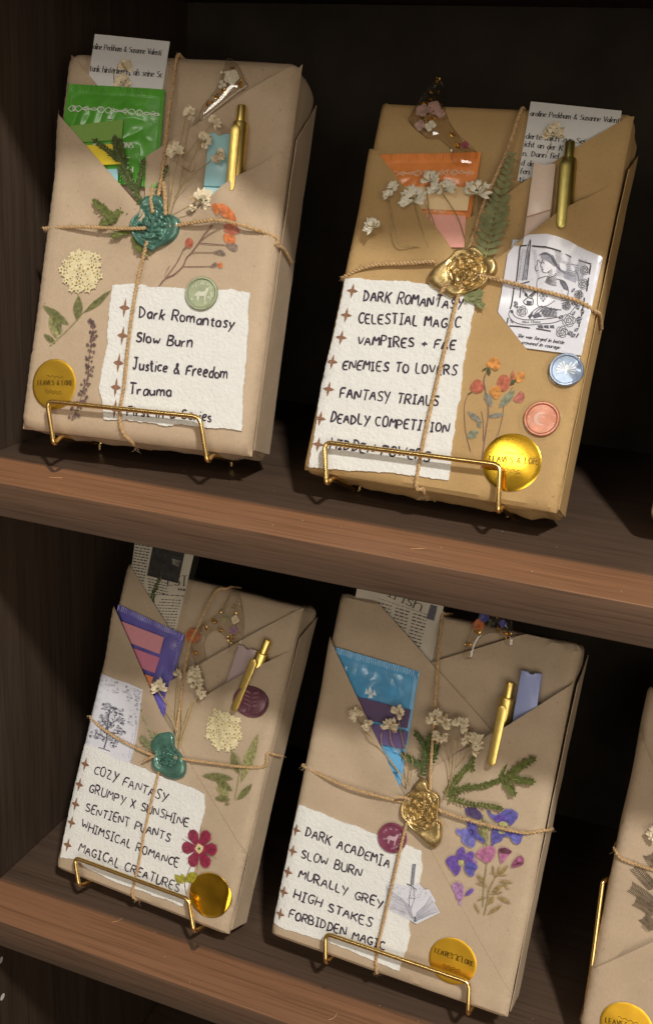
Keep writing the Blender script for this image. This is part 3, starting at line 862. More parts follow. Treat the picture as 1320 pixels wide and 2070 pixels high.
def sprig_of_blooms(F, label, heads, stems, base, m=None, off=.45, stalk=None, r=.028, lift=.25):
    """heads: (photo point, radius px, angle deg); stems: lists of photo points"""
    T = Thing(F, 'dried_flower_sprig', label, 'dried flowers', (*F.uv(base, off), off), 'dried flower sprigs under the wax seals')
    mb = MB()
    for S in stems:
        P = [(*F.uv(q, off), off + lift * (i / max(1, len(S) - 1))) for i, q in enumerate(S)]
        P = [(u, v, n + F.S(u, v)) for u, v, n in P]
        mb.tube(catmull(P, 6), r, stalk or STALK, 5)
    T.part('stalk', mb)
    for i, (q, rp, an) in enumerate(heads):
        mb = MB()
        u, v = F.uv(q, off + lift); u2, _ = F.uv((q[0] + rp, q[1]), off + lift)
        bloom(mb, (u, v, F.S(u, v) + off + lift), abs(u2 - u), math.radians(an), m, seed=i * 5 + int(q[0]))
        T.part('blossom', mb)
    return T

def needle_branch(mb, F, P, off, L, wd, m, m2=None, gap=.10, seed=0, taper=.35, lift=.12, ang=50):
    """a twig with small scale leaves on both sides"""
    rnd = random.Random(seed)
    Q = resample(catmull([(*p, 0) for p in P], 6), gap)
    n = len(Q)
    pts = [Vector((x, y, F.S(x, y) + off + lift * i / n)) for i, (x, y, _) in enumerate(Q)]
    mb.tube(pts, .028, m2 or GREENSTALK, 4)
    for i in range(1, n - 1):
        t = (pts[i + 1] - pts[i - 1]).normalized(); a0 = math.atan2(t.y, t.x)
        k = 1 - taper * i / n
        for s in (-1, 1):
            for q in range(2):
                a = a0 + s * math.radians(ang + rnd.uniform(-22, 22) - q * 18)
                e = pts[i] + Vector((math.cos(a), math.sin(a), rnd.uniform(-.05, .45))) * L * k * rnd.uniform(.7, 1.15)
                mb.leaf(pts[i], e, wd * rnd.uniform(.8, 1.2), m, 2, bow=.02)
    mb.leaf(pts[-2], pts[-1] + (pts[-1] - pts[-2]).normalized() * L * .6, wd, m, 2)

def fern(mb, F, P, off, L, m, n=16, seed=0, lift=.12, wd=.26, prof=None):
    rnd = random.Random(seed)
    Q = catmull([(*p, 0) for p in P], 10)
    pts = [Vector((x, y, F.S(x, y) + off + lift * i / len(Q))) for i, (x, y, _) in enumerate(Q)]
    mb.tube(pts, lambda t: .04 * (1 - .7 * t), GREENSTALK, 5)
    for i in range(n):
        t = (i + .5) / n; x = t * (len(pts) - 1); j = min(len(pts) - 2, int(x))
        p = pts[j].lerp(pts[j + 1], x - j); d = pts[j + 1] - pts[j]; a0 = math.atan2(d.y, d.x)
        k = (prof(t) if prof else (math.sin(math.pi * (.18 + .8 * t)) ** .8))
        for s in (-1, 1):
            a = a0 + s * math.radians(58 + rnd.uniform(-6, 6) - 12 * t)
            mb.leaf(p, p + Vector((math.cos(a), math.sin(a), rnd.uniform(.0, .12))) * L * k, wd * (.5 + .6 * k), m, 5, bow=.03, tip=.38)

def keepside(cut):
    """True for points not deeper than d under a flap edge a-b; ref lies on the open side"""
    a, b, ref, d = cut
    n = (-(b[1] - a[1]), b[0] - a[0]); L = math.hypot(*n); n = (n[0] / L, n[1] / L)
    if (ref[0] - a[0]) * n[0] + (ref[1] - a[1]) * n[1] < 0: n = (-n[0], -n[1])
    return lambda u, v: (u - a[0]) * n[0] + (v - a[1]) * n[1] + d

def clip(poly, cuts):
    for c in cuts:
        k = keepside(c); out = []
        for i in range(len(poly)):
            p, q = poly[i - 1], poly[i]; kp, kq = k(*p), k(*q)
            if (kp < 0) != (kq < 0):
                t = kp / (kp - kq); out.append((p[0] + (q[0] - p[0]) * t, p[1] + (q[1] - p[1]) * t))
            if kq >= 0: out.append(q)
        poly = out
    return poly

def sachet(F, T, quad, off, m, seed, puff=.14, cuts=()):
    """sealed foil tea sachet: crimped rims, puffy wrinkled middle; quad = TL, TR, BR, BL photo points"""
    q = F.uvs(quad, off)
    NX, NY = 150, 110
    ks = [keepside(c) for c in cuts]
    vv, ff = [], []
    W = math.hypot(q[1][0] - q[0][0], q[1][1] - q[0][1]); H = math.hypot(q[3][0] - q[0][0], q[3][1] - q[0][1])
    def zf_(s, t):
        u = (q[0][0] * (1 - s) + q[1][0] * s) * (1 - t) + (q[3][0] * (1 - s) + q[2][0] * s) * t
        v = (q[0][1] * (1 - s) + q[1][1] * s) * (1 - t) + (q[3][1] * (1 - s) + q[2][1] * s) * t
        x, y = s * W, t * H
        e = min(x, W - x) ; ey = min(y, H - y)
        k = min(1, max(0, (e - .3) / .8)) * min(1, max(0, (ey - .55) / .9))
        z = off + puff * k
        if ey < .5: z += .018 * math.sin(2 * math.pi * x / .15) * min(1, (.5 - ey) / .12)
        z += .05 * noise.noise(Vector((x * .7, y * .7, seed))) * (.5 + k) + .035 * (abs(noise.noise(Vector((x * 1.3 + y * .5, y * 1.1, seed + 3)))) * 2 - .5) * (.3 + k)
        z += .06 * noise.noise(Vector((x * .35, seed, 0)))*(1-min(1, y))
        if e < .3: z += .012 * math.sin(2 * math.pi * e / .12)
        return u, v, z
    for j in range(NY + 1):
        for i in range(NX + 1): vv.append(zf_(i / NX, j / NY))
    for j in range(NY):
        for i in range(NX):
            a = j * (NX + 1) + i
            if all(k(vv[a][0], vv[a][1]) > 0 for k in ks): ff.append((a, a + NX + 1, a + NX + 2, a + 1))
    mb = MB(); mb.add(vv, ff, m)
    n = len(vv)
    mb.add([(x, y, z - .03) for x, y, z in vv], [tuple(reversed(f)) for f in ff], m)
    return mb, lambda s, t: zf_(s, t)

def wire_path(P, r=.42, k=5):
    """3D polyline with rounded corners"""
    out = [Vector(P[0])]
    for i in range(1, len(P) - 1):
        a, b, c = Vector(P[i - 1]), Vector(P[i]), Vector(P[i + 1])
        d1 = (a - b); d2 = (c - b); rr = min(r, d1.length * .45, d2.length * .45)
        p, q = b + d1.normalized() * rr, b + d2.normalized() * rr
        for j in range(k + 1):
            t = j / k; out.append((p * (1 - t) + b * t) * (1 - t) + (b * (1 - t) + q * t) * t)
    out.append(Vector(P[-1]))
    return out

def stand(F, zs, label, TLq, TRq, BLq, BRq, n=1.0):
    """brass wire easel: front lip, runners under the parcel, leaning back loop and a rear foot"""
    T = Thing(F, 'display_stand', label, 'display stand', (0, -.3, -F.t / 2), 'brass wire display stands under the parcels')
    g = .14
    tl, tr = (*F.uv(TLq, n), n), (*F.uv(TRq, n), n)
    bl, br = F.uv(BLq, n), F.uv(BRq, n)
    bl = (bl[0], min(bl[1], -g - .02), n); br = (br[0], min(br[1], -g - .02), n)
    yl = -g - .03
    back = -F.t - g - .05
    P = [(bl[0], yl, back), (bl[0], yl, n * .3), bl if False else (bl[0], bl[1], n), tl, tr, (br[0], br[1], n), (br[0], yl, n * .3), (br[0], yl, back)]
    mb = MB(); mb.tube(wire_path(P), g, BRASS, 10)
    T.part('front_lip', mb)
    mb = MB()
    top = F.h * .5
    m0 = (bl[0] + br[0]) / 2
    P = [(bl[0] + .3, yl, back + .1), (bl[0] + .3, top, back), (br[0] - .3, top, back), (br[0] - .3, yl, back + .1)]
    mb.tube(wire_path(P), g, BRASS, 8); T.part('back_support', mb)
    # feet: short bends from the runners down to the board
    def down(p):
        w = F.world(p); d = Vector((0, 0, zs + g - w.z))
        return (d.dot(F.ex), d.dot(F.ev), d.dot(F.en))
    for x in (bl[0] + .32, br[0] - .32):
        a = (x, yl, -F.t + .1); d = down(a)
        b = tuple(i + j for i, j in zip(a, d))
        mb = MB(); mb.tube(wire_path([a, b]), g * .9, BRASS, 8); T.part('foot', mb)
    return T

def pen(F, qa, qb, off, label, m, proto=None, L=5.2):
    """click pen: qa is the end of the push button, qb a point further down the axis"""
    a = Vector(F.uv(qa, off)); b = Vector(F.uv(qb, off)); d = (b - a).normalized()
    an = math.atan2(d.y, d.x) + math.pi / 2
    if proto is None:
        T = Thing(F, 'pen', label, 'pen', (*a, off), 'gold click pens in the pockets')
        e = T.e; T.base = Vector((0, 0, 0))
        mb = MB()
        def lathe(mb, prof, m):
            vv, ff = [], []
            for y, r in prof:
                for k in range(28): vv.append((r * math.cos(2 * math.pi * k / 28), -y, r * math.sin(2 * math.pi * k / 28)))
            for j in range(len(prof) - 1):
                for k in range(28):
                    p, q = j * 28 + k, j * 28 + (k + 1) % 28; ff.append((p, q, q + 28, p + 28))
            ff.append(tuple(range(28))[::-1]); ff.append(tuple((len(prof) - 1) * 28 + k for k in range(28)))
            mb.add(vv, ff, m)
        lathe(mb, [(0.96, .36), (.99, .43), (1.1, .455), (4.0, .455), (4.5, .41), (4.9, .32), (L - .08, .2), (L, .08)], m)
        T.part('barrel', mb)
        mb = MB(); lathe(mb, [(0, .2), (.03, .26), (.08, .28), (.96, .28), (.98, .2)], m); T.part('push_button', mb)
        mb = MB()
        pl = [(.09, -1.35), (.25, -1.5), (.27, -1.7), (.25, -4.75), (.17, -4.98), (0, -5.06), (-.17, -4.98), (-.25, -4.75), (-.27, -1.7), (-.25, -1.5), (-.09, -1.35)]
        mb.prism([(x, y) for x, y in pl], .84, .98, m, bev=.05)
        mb.prism([(-.16, -1.9), (.16, -1.9), (.16, -1.55), (-.16, -1.55)], .40, .88, m, bev=.02)
        T.part('clip', mb)
    else:
        e = proto.copy(); COL.objects.link(e)
        for ch in list(proto.children):
            c = ch.copy(); COL.objects.link(c); c.parent = e
            if m is not None:
                c.data = ch.data.copy(); c.data.materials[0] = m
        tag(e, label, 'pen', 'gold click pens in the pockets')
    e.matrix_world = Matrix.Translation(F.world((a.x, a.y, off)) * CM) @ F.M @ Matrix.Rotation(an, 4, 'Z') @ Matrix.Rotation(math.radians(2.6), 4, 'X')
    return e

def highlighter(F, label, quad, capt, off, col, name, cap_col=None, th=.55):
    """flat pastel marker stick; quad = TL, TR, BR, BL photo points, capt = share of the length above the joint"""
    c = [sum(F.uv(q, off)[k] for q in quad) / 4 for k in (0, 1)]
    T = Thing(F, 'highlighter', label, 'highlighter', (*c, off), 'flat pastel highlighters in the pockets')
    m = mat(name, col, .38, var=.03, spec=.4, coat=.15)
    m2 = mat(name + '_joint', tuple(min(1, x * 1.12) for x in (cap_col or col)), .38, var=.03)
    q = [Vector(p) for p in F.uvs(quad, off + th)]
    l, r = q[0].lerp(q[3], capt), q[1].lerp(q[2], capt)
    l2, r2 = q[0].lerp(q[3], capt + .012), q[1].lerp(q[2], capt + .012)
    d = (q[1] - q[0]); dn = Vector((d.y, -d.x)).normalized()
    mb = MB()
    notch = [q[0], q[0] + d * .32, q[0] + d * .42 + dn * .12, q[0] + d * .58 + dn * .12, q[0] + d * .68, q[1]]
    mb.prism([tuple(p) for p in notch + [r, l]], off, off + th, m, bev=.05); T.part('cap', mb)
    mb = MB(); mb.prism([tuple(p) for p in (l2, r2, q[2], q[3])], off, off + th, m2, bev=.05); T.part('body', mb)
    return T

def flags(F, label, strips, off, base, cuts=()):
    """set of page flags: coloured slips (photo quads) on one clear backing"""
    T = Thing(F, 'page_flags', label, 'page flags', (*F.uv(base, off), off), 'page flag sets in the pockets')
    for quad, col, nm in strips:
        mb = MB(); P = clip(F.uvs(quad, off), cuts)
        mb.sheet(F, P, off, .035, mat(nm, col, .5, var=.03), res=1.2, clampit=False, ref=0)
        T.part('flag', mb)
    return T

def page(F, label, quad, off, m, lines, film, head=None, pics=(), cat='bookmark', bars=(), th=.02):
    """laminated bookmark cut from a printed page; lines = (text, q0, q1, height px, pen width)"""
    T = Thing(F, 'bookmark', label, cat, (*F.uv(quad[3], off), off), 'laminated paper bookmarks in the pockets')
    mb = MB()
    mb.sheet(F, F.uvs(quad, off), off, th, m, res=1.0, clampit=False, ref=0)
    for i, (s, a, b, h, wd) in enumerate(lines):
        text(mb, F, s, a, b, h, wd, off + .006, PINK_INK, ref=0, serif=True, jit=.0, offuv=off, gap=.9)
    for poly, mm in pics: mb.flat(F, F.uvs(poly, off), off + .005, mm, ref=0)
    rnd = random.Random(3)
    for a, b, wd in bars:                        # rows of small print
        A, B = Vector(F.uv(a, off)), Vector(F.uv(b, off)); x = 0
        L = (B - A).length
        while x < L:
            l = min(L, x + rnd.uniform(.1, .34))
            mb.ribbon(F, [tuple(A.lerp(B, x / L)), tuple(A.lerp(B, l / L))], wd * rnd.uniform(.8, 1.1), off + .006, PINK_INK, ref=0, step=.5); x = l + .07
    T.part('printed_page', mb)
    if film:
        mb = MB(); mb.sheet(F, F.uvs(film, off), off + .03, .0, FILM, res=1.0, clampit=False, ref=0)
        mb.sheet(F, F.uvs(film, off), off - th - .01, .0, FILM, res=1.0, clampit=False, ref=0)
        T.part('laminate', mb)
    return T

def resin_charm(F, label, poly, off, base, flakes, petals, tint=None, th=.38):
    """cast resin page holder: clear slab with gold leaf and petals set inside; poly in photo points"""
    T = Thing(F, 'resin_page_holder', label, 'resin charm', (*F.uv(base, off), off), 'clear resin page holders in the pockets')
    P = chaikin(F.uvs(poly, off + th * .5), True, 2)
    P = [p for i, p in enumerate(P) if math.hypot(p[0] - P[i - 1][0], p[1] - P[i - 1][1]) > .012]
    mb = MB(); mb.prism(P, off, off + th, tint or RESIN, bev=.07); T.part('cast_resin', mb)
    rnd = random.Random(int(base[0]))
    mb = MB()
    for (q, rp, n, mm) in flakes:
        c = F.uv(q, off); s = abs(F.uv((q[0] + rp, q[1]), off)[0] - c[0])
        for i in range(n):
            a = rnd.uniform(0, 6.3); r = s * rnd.random() ** .5
            x, y, z = c[0] + r * math.cos(a), c[1] + r * math.sin(a), off + rnd.uniform(.08, th - .08)
            k = rnd.uniform(.05, .11); b = rnd.uniform(0, 6.3); tz = rnd.uniform(-.06, .06)
            vs = [(x + k * math.cos(b + j) * rnd.uniform(.4, 1), y + k * math.sin(b + j) * rnd.uniform(.4, 1), z + (tz if j % 2 > 1 else -tz)) for j in (0, 1.2, 2.5, 3.7, 5)]
            mb.add(vs, [(0, 1, 2, 3, 4)], mm)
    if mb.v: T.part('gold_leaf', mb, smooth=False)
    for (q, rp, n, mm) in petals:
        mb = MB(); c = F.uv(q, off); s = abs(F.uv((q[0] + rp, q[1]), off)[0] - c[0])
        for i in range(n):
            a = 2 * math.pi * i / n + rnd.uniform(-.2, .2); z = off + th * .62
            mb.leaf((c[0], c[1], z), (c[0] + s * math.cos(a), c[1] + s * math.sin(a), z + .03), s * 1.0, mm, 4, bow=.02, tip=.6)
        T.part('embedded_flower', mb)
    return T

def flower5(mb, F, q, rp, off, m, m2, n=5, a0=0., notch=.0, wd=.95, ctr=.22):
    c = F.uv(q, off); r = abs(F.uv((q[0] + rp, q[1]), off)[0] - c[0])
    for i in range(n):
        a = a0 + 2 * math.pi * i / n
        P = []
        for k in range(13):
            t = k / 12; ang = (t - .5) * 2
            rr = r * (.30 + .70 * math.sin(math.pi * t) ** .38) * (1 - notch * math.exp(-(ang / .25) ** 2))
            b = a + ang * wd * math.pi / n
            P.append((c[0] + rr * math.cos(b), c[1] + rr * math.sin(b)))
        mb.flat(F, [c] + P, off + .003 * (i % 3), m)
    if m2: mb.flat(F, [(c[0] + r * ctr * (1 + .3 * (k % 2)) * math.cos(k * .7), c[1] + r * ctr * (1 + .3 * (k % 2)) * math.sin(k * .7)) for k in range(9)], off + .012, m2)

def yarrow(mb, F, q, rp, off, seed=1, n=74):
    """flat pressed umbel of many tiny cream blossoms with brown hearts"""
    rnd = random.Random(seed)
    c = F.uv(q, off); R = abs(F.uv((q[0] + rp, q[1]), off)[0] - c[0])
    for i in range(n):
        a = i * 2.39996; r = R * math.sqrt((i + .5) / n) * rnd.uniform(.9, 1.02)
        x, y = c[0] + r * math.cos(a), c[1] + r * math.sin(a) * 1.04
        s = R * .185 * rnd.uniform(.8, 1.15); b = rnd.uniform(0, 6)
        P = [(x + s * (1 if k % 2 else .55) * math.cos(b + k * math.pi / 5), y + s * (1 if k % 2 else .55) * math.sin(b + k * math.pi / 5)) for k in range(10)]
        mb.flat(F, P, off + .004 * (i % 7), YARROW)
        if rnd.random() < .62: mb.flat(F, [(x + s * .26 * math.cos(k * 1.25), y + s * .26 * math.sin(k * 1.25)) for k in range(5)], off + .034, YARC)

def flatleaf(mb, F, a, b, wpx, off, m, tip=.5):
    """pressed leaf between two photo points"""
    A, B = Vector(F.uv(a, off)), Vector(F.uv(b, off)); d = B - A; s = Vector((-d.y, d.x)).normalized()
    k = (B - A).length / max(1, math.hypot(b[0] - a[0], b[1] - a[1])) * wpx / 2
    L, Rr = [], []
    for i in range(9):
        t = i / 8; w = k * max(0, math.sin(math.pi * t ** (math.log(.5) / math.log(tip)))) ** .85
        j1 = 1 + .22 * noise.noise(Vector((A.x * 3 + t * 4, A.y * 3, 1.0))); j2 = 1 + .22 * noise.noise(Vector((A.x * 3 + t * 4, A.y * 3, 7.0)))
        p = A + d * t + s * k * .25 * math.sin(math.pi * t) * noise.noise(Vector((B.x * 2, B.y * 2, 3.0))); L.append(tuple(p + s * w * j1)); Rr.append(tuple(p - s * w * j2))
    mb.flat(F, L + Rr[::-1][1:-1], off, m)

def line(mb, F, pts, wd, off, m, sm=True):
    P = F.uvs(pts, off)
    if sm and len(P) > 2: P = [p[:2] for p in catmull([(*p, 0) for p in P], 6)]
    mb.ribbon(F, P, wd, off, m)

def trace(mb, F, reg, pts, off, m, sm=1, grow=1.1):
    """pressed petal or leaf of any outline, following the wrapping"""
    P = F.uvs(RC(reg, *pts), off); c = (sum(p[0] for p in P) / len(P), sum(p[1] for p in P) / len(P))
    P = [(c[0] + (p[0] - c[0]) * grow, c[1] + (p[1] - c[1]) * grow) for p in P]
    mb.sheet(F, chaikin(P, True, sm), off, 0, m, res=.3)
# ------------------------------------------------------------------ the bookcase
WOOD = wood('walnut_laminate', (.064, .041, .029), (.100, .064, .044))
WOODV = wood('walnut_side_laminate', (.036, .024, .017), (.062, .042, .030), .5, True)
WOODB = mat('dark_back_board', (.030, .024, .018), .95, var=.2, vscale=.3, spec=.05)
SH, TH_, XL, XR, DEP = 30.744, 2.05, -18.45, 66.0, 29.0
bc = bpy.data.objects.new('bookcase', None); COL.objects.link(bc)
bc.location = (0, 0, -2 * SH * CM)
tag(bc, 'dark walnut laminate bookcase whose two open shelves carry the wrapped parcels', 'bookcase')
BZ = -2 * SH
def board(name, x0, x1, y0, y1, z0, z1, m, bev=.12, nx=1):
    me = bpy.data.meshes.new(name)
    import bmesh
    bm = bmesh.new(); bmesh.ops.create_cube(bm, size=1)
    for v in bm.verts:
        v.co = Vector(((x0 + x1) / 2 + v.co.x * (x1 - x0), (y0 + y1) / 2 + v.co.y * (y1 - y0), (z0 + z1) / 2 - BZ + v.co.z * (z1 - z0))) * CM
    if bev: bmesh.ops.bevel(bm, geom=bm.edges[:], offset=bev * CM, segments=3, affect='EDGES', profile=.5)
    bm.to_mesh(me); bm.free()
    for p in me.polygons: p.use_smooth = True
    me.set_sharp_from_angle(angle=math.radians(30))
    me.materials.append(m)
    o = bpy.data.objects.new(name, me); COL.objects.link(o); o.parent = bc
    return o
for z, lb in ((SH, None), (0, None), (-SH, None), (-2 * SH, None)):
    s = board('shelf', XL + .03, XR - .03, 0, DEP - .05, z - TH_, z, WOOD, .07)
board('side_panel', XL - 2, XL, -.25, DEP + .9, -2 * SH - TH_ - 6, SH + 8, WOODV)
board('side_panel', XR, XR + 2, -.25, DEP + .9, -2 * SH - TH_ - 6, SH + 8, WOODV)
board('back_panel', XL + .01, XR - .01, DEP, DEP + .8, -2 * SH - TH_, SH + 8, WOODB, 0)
SPECK = mat('pale_dust', (.62, .58, .52), .8)
mb = MB()
rnd = random.Random(5)
class Flat0:                                           # the top of a board as a drawing plane
    def __init__(s, z): s.z = z
for zt, n in ((0, 30), (-SH, 24)):
    for i in range(n):
        x, y, r = rnd.uniform(XL + 1, 30), rnd.uniform(.3, 9) , rnd.uniform(.01, .03)
        k = [(x + r * rnd.uniform(.5, 1.6) * math.cos(a), y + r * rnd.uniform(.5, 1.6) * math.sin(a), zt - BZ + .012) for a in (0, 1.3, 2.6, 3.9, 5.2)]
        mb.add(k, [(0, 1, 2, 3, 4)], SPECK)
    for i in range(2):
        x, y = ((-12.5, 2.2), (9.5, 1.6), (20, 3))[i] if zt == 0 else ((7.2, 1.2), (-9, 3), (1, 1.6))[i]
        a = rnd.uniform(-.4, 1.2); P = [(x, y, zt - BZ + .02), (x + .35 * math.cos(a), y + .35 * math.sin(a), zt - BZ + .06), (x + .75 * math.cos(a + .4), y + .75 * math.sin(a + .4), zt - BZ + .02)]
        mb.tube(catmull(P, 6), .009, FUZZ, 4)
d = mb.build('lint', bc); d['kind'] = 'stuff'
PEG = mat('white_plug', (.62, .60, .55), .5)
for yy, zz in ((3.2, -37.6), (3.2, -40.9), (3.6, -45.2)):
    mb = MB()
    vs = [(XL + .05, yy + .26 * math.cos(a * math.pi / 6), zz - BZ + .26 * math.sin(a * math.pi / 6)) for a in range(12)]
    mb.add(vs + [(XL + .05, yy, zz - BZ)], [(i, (i + 1) % 12, 12) for i in range(12)], PEG)
    mb.build('shelf_pin', bc)

# ------------------------------------------------------------------ parcels
FACES = {
 1: Face(-8.54485, 4.74046, 2.10124, .14024, .32209, 14.30227, 22.6783, 4.71404, 1, r=.75),
 2: Face(8.84792, 5.75586, 1.82647, -.0131, .4185, 14.16045, 21.8046, 3.75736, 2, r=.45),
 3: Face(-7.64491, 4.12197, -29.3028, -.07047, .39892, 13.75845, 21.67081, 2.93875, 3, r=.5),
 4: Face(9.63102, 4.06865, -28.77409, -.03639, .37584, 15.44772, 22.3, 3.65711, 4, r=.5),
 5: Face(28.57193, 4.74996, -29.22183, -.06124, .39183, 14.5, 20.71351, 3.2, 5, r=.5),
 6: Face(27.59884, 7.93643, 1.60643, -.06228, .42055, 14.5, 22.0, 3.2, 6, r=.5),
}
PG = 'kraft wrapped book parcels'
def parcel(i, label):
    F = FACES[i]
    e = Thing(F, 'gift_parcel', label, 'wrapped parcel', (0, 0, -F.t / 2), PG)
    e.wrap = e.part('kraft_wrapping', rounded_body(F, KR[i]))
    return e
def flap(T, F, i, poly, off, lift=(), thick=.06, fn=None, name='wrapping_flap', label=None):
    mb = MB(); z = mb.sheet(F, poly, off, thick, KR[i], res=.42, lift=lift, fn=fn, raw=True)
    T.part(name, mb, label=label)
    return (mb.inside, z, off)
def side_fold(T, F, i, v0, v1, sgn=1, gap=.16):
    """the wrapping folded round the parcel's side, standing a little open at its upper end"""
    mb = MB(); n = 14; vv, ff = [], []
    for lay in (0, .04):
        for j in range(n + 1):
            v = F.r * .6 + (v0 - F.r * .6) * j / n
            for k in range(7):
                s = k / 6
                vt = F.r * .6 + ((v0 + (v1 - v0) * s) - F.r * .6) * j / n
                zz = -F.r * .7 - (F.t - F.r * 1.7) * s
                g = .03 + gap * (j / n) ** 3 + .04 * noise.noise(Vector((vt * .6, zz * .6, i)))
                vv.append((sgn * (F.w / 2 + g + lay), vt, zz))
    N = (n + 1) * 7
    for j in range(n):
        for k in range(6):
            a = j * 7 + k
            q = (a, a + 1, a + 8, a + 7)
            ff.append(q if sgn < 0 else tuple(reversed(q))); ff.append(tuple(x + N for x in (q if sgn > 0 else tuple(reversed(q)))))
    for j in range(n): 
        for k in (0, 6): a = j * 7 + k; ff.append((a, a + 7, a + 7 + N, a + N))
    for k in range(6): a = n * 7 + k; ff.append((a, a + 1, a + 1 + N, a + N))
    mb.add(vv, ff, KR[i])
    T.part('side_fold', mb)
def bottom_fold(T, F, i, u0, u1, drop, seed):
    """the wrapping's turned-in end, sagging a little below the front edge"""
    mb = MB(); vv, ff = [], []; n = 26
    for k in range(n + 1):
        u = u0 + (u1 - u0) * k / n
        e = min(1, k / 3.0, (n - k) / 2.0)
        d = drop * e * (1 + .7 * noise.noise(Vector((u * .8, seed, 0))))
        for q, (nn, dv) in enumerate(((-.35, .02), (-.7, .35), (-1.2, .8), (-1.6, 1.0), (-2.6, .55))):
            vv.append((u + .06 * noise.noise(Vector((u * 2, nn, seed))), .04 - d * dv, nn))
    for k in range(n):
        for q in range(4):
            a = k * 5 + q; ff.append((a, a + 1, a + 6, a + 5)); ff.append((a + 5, a + 6, a + 1, a))
    mb.add(vv, ff[::2], KR[i])
    T.part('turned_in_end', mb)
def strings(T, F, hs, seed, off=.12, r=.062, loose=(), fray=None):
    """hs: list of (photo points, where it leaves the face: start, end)"""
    for j, (pts, a, b) in enumerate(hs):
        P = F.uvs(pts, off + r)
        Q = []
        for u, v in P:
            u = max(-F.w / 2 + .06, min(F.w / 2 - .06, u)); v = max(.06, min(F.h - .06, v))
            ed = min(F.w / 2 - abs(u), min(v, F.h - v)); k = min(1, ed / 2.2)
            Q.append((u, v, F.S(u, v) + .24 + (off - .24) * k + r * 1.4))
        def wrap(p, side):
            u, v, n = p
            if side == 'l': return [(-F.w / 2 - .1, v, -F.r), (-F.w / 2 - .1, v + .1, -F.t * .6)]
            if side == 'r': return [(F.w / 2 + .18, v - .03, -F.r), (F.w / 2 + .18, v - .25, -F.t * .6)]
            if side == 'b': return [(u, -.1, -F.r), (u + .05, -.1, -F.t * .7)]
            if side == 't': return [(u, F.h + .08, -F.r), (u, F.h + .08, -F.t * .7)]
            return []
        if a: Q = wrap(Q[0], a)[::-1] + Q
        if b: Q = Q + wrap(Q[-1], b)
        mb = MB(); twine(mb, F, Q, r, seed=seed + j)
        if b == 'b' and fray:
            frayed(mb, Q[-2], seed, 9, fray * .7)
        if a in ('l',): frayed(mb, Q[2], seed + 3, 6, .35)
        if b in ('r',): frayed(mb, Q[-3], seed + 4, 6, .35)
        T.part('twine', mb)
    for j, pts in enumerate(loose):
        mb = MB(); Q = [(*p, F.S(*p) + off + .32) for p in F.uvs(pts, off + .3)]
        twine(mb, F, Q, r, seed=seed + 20 + j, fuzz=20); T.part('twine_end', mb)
# ================================================================== parcel 1: upper shelf, left
F = F1 = FACES[1]; w2, h = F.w / 2, F.h
U = lambda f, o, *p: F.uvs(RC(f, *p), o)
T = parcel(1, 'kraft parcel with large teal wax seal, standing left on upper shelf')
# inner flaps, then the crossing outer ones; lifts open the pockets
a, b = U(R1, .1, (240, 128), (530, 470))
flap(T, F, 1, [a, b, (-1.0, 9.5), (-w2, 9.5), (-w2, h - .1)], .09, [('edge', a, b, .08, 2.0)])
a, b, c = U(R1, .2, (1186, 156), (960, 270), (560, 560))
flap(T, F, 1, [c, a, (w2, h - .2), (w2, 9.0), (-.8, 9.0)], .16, [('edge', b, c, .34, 3.0), ('edge', a, b, .1, 1.0)])
pc = F.uv(R1(915, 600), .6)
hc = F.uv(R1(830, 690), .6)
la, lb = U(R1, .5, (193, 375), (540, 770))
FL = flap(T, F, 1, [la, lb, (lb[0] + 2.6, lb[1] - 4), (0, 5), (-w2, 2.5), (-w2, la[1] + .3)], .20, [('edge', la, lb, .52, 3.0)])
ra, rb, rc, rd = U(R1, .6, (1150, 470), (920, 655), (530, 950), (150, 1310))
FR = flap(T, F, 1, [ra, rb, rc, rd, (-w2, rd[1] - .6), (-w2, .05), (w2, .05), (w2, ra[1] + .5)], .30,
     [('edge', rb, F.uv(R1(700, 815), .6), .34, 2.6), ('bump', pc[0] - .1, pc[1] - 1.1, .72, 1.05, 2.6, -.1), ('bump', hc[0], hc[1] - 1.2, .30, 1.3, 1.8, 0)])
side_fold(T, F, 1, ra[1] + .2, h - 1.0)
F.layers = (FL, FR[:2] + (.24,))
# pressed-flower stickers
def yarrow_sticker(T, F, q, rp, off, leaves, stem, seed, label=None):
    mb = MB()
    for s in stem: line(mb, F, s, .07, off + .004, LEAFB)
    o = T.part('pressed_flower_sticker', mb, label=label)
    for a, b, w, m in leaves:
        mb = MB(); flatleaf(mb, F, a, b, w, off, m); T.part('leaf', mb, o)
    mb = MB(); yarrow(mb, F, q, rp, off + .008, seed); T.part('blossom', mb, o)
    return o
bottom_fold(T, F, 1, -6.2, 6.7, .22, 3.0)
yarrow_sticker(T, F, R2(292, 135), 41, .30, [
    (R2(275, 338), R2(278, 232), 20, LEAFA), (R2(300, 305), R2(412, 214), 14, LEAFA), (R2(133, 272), R2(240, 352), 16, LEAFA),
    (R2(175, 285), R2(210, 395), 17, LEAFA), (R2(160, 320), R2(195, 410), 15, LEAFB), (R2(138, 390), R2(188, 430), 11, LEAFA)],
    [[R2(165, 440), R2(230, 380), R2(272, 335), R2(300, 300)]], 2, 'pressed cream umbel with green leaves')
mb = MB()
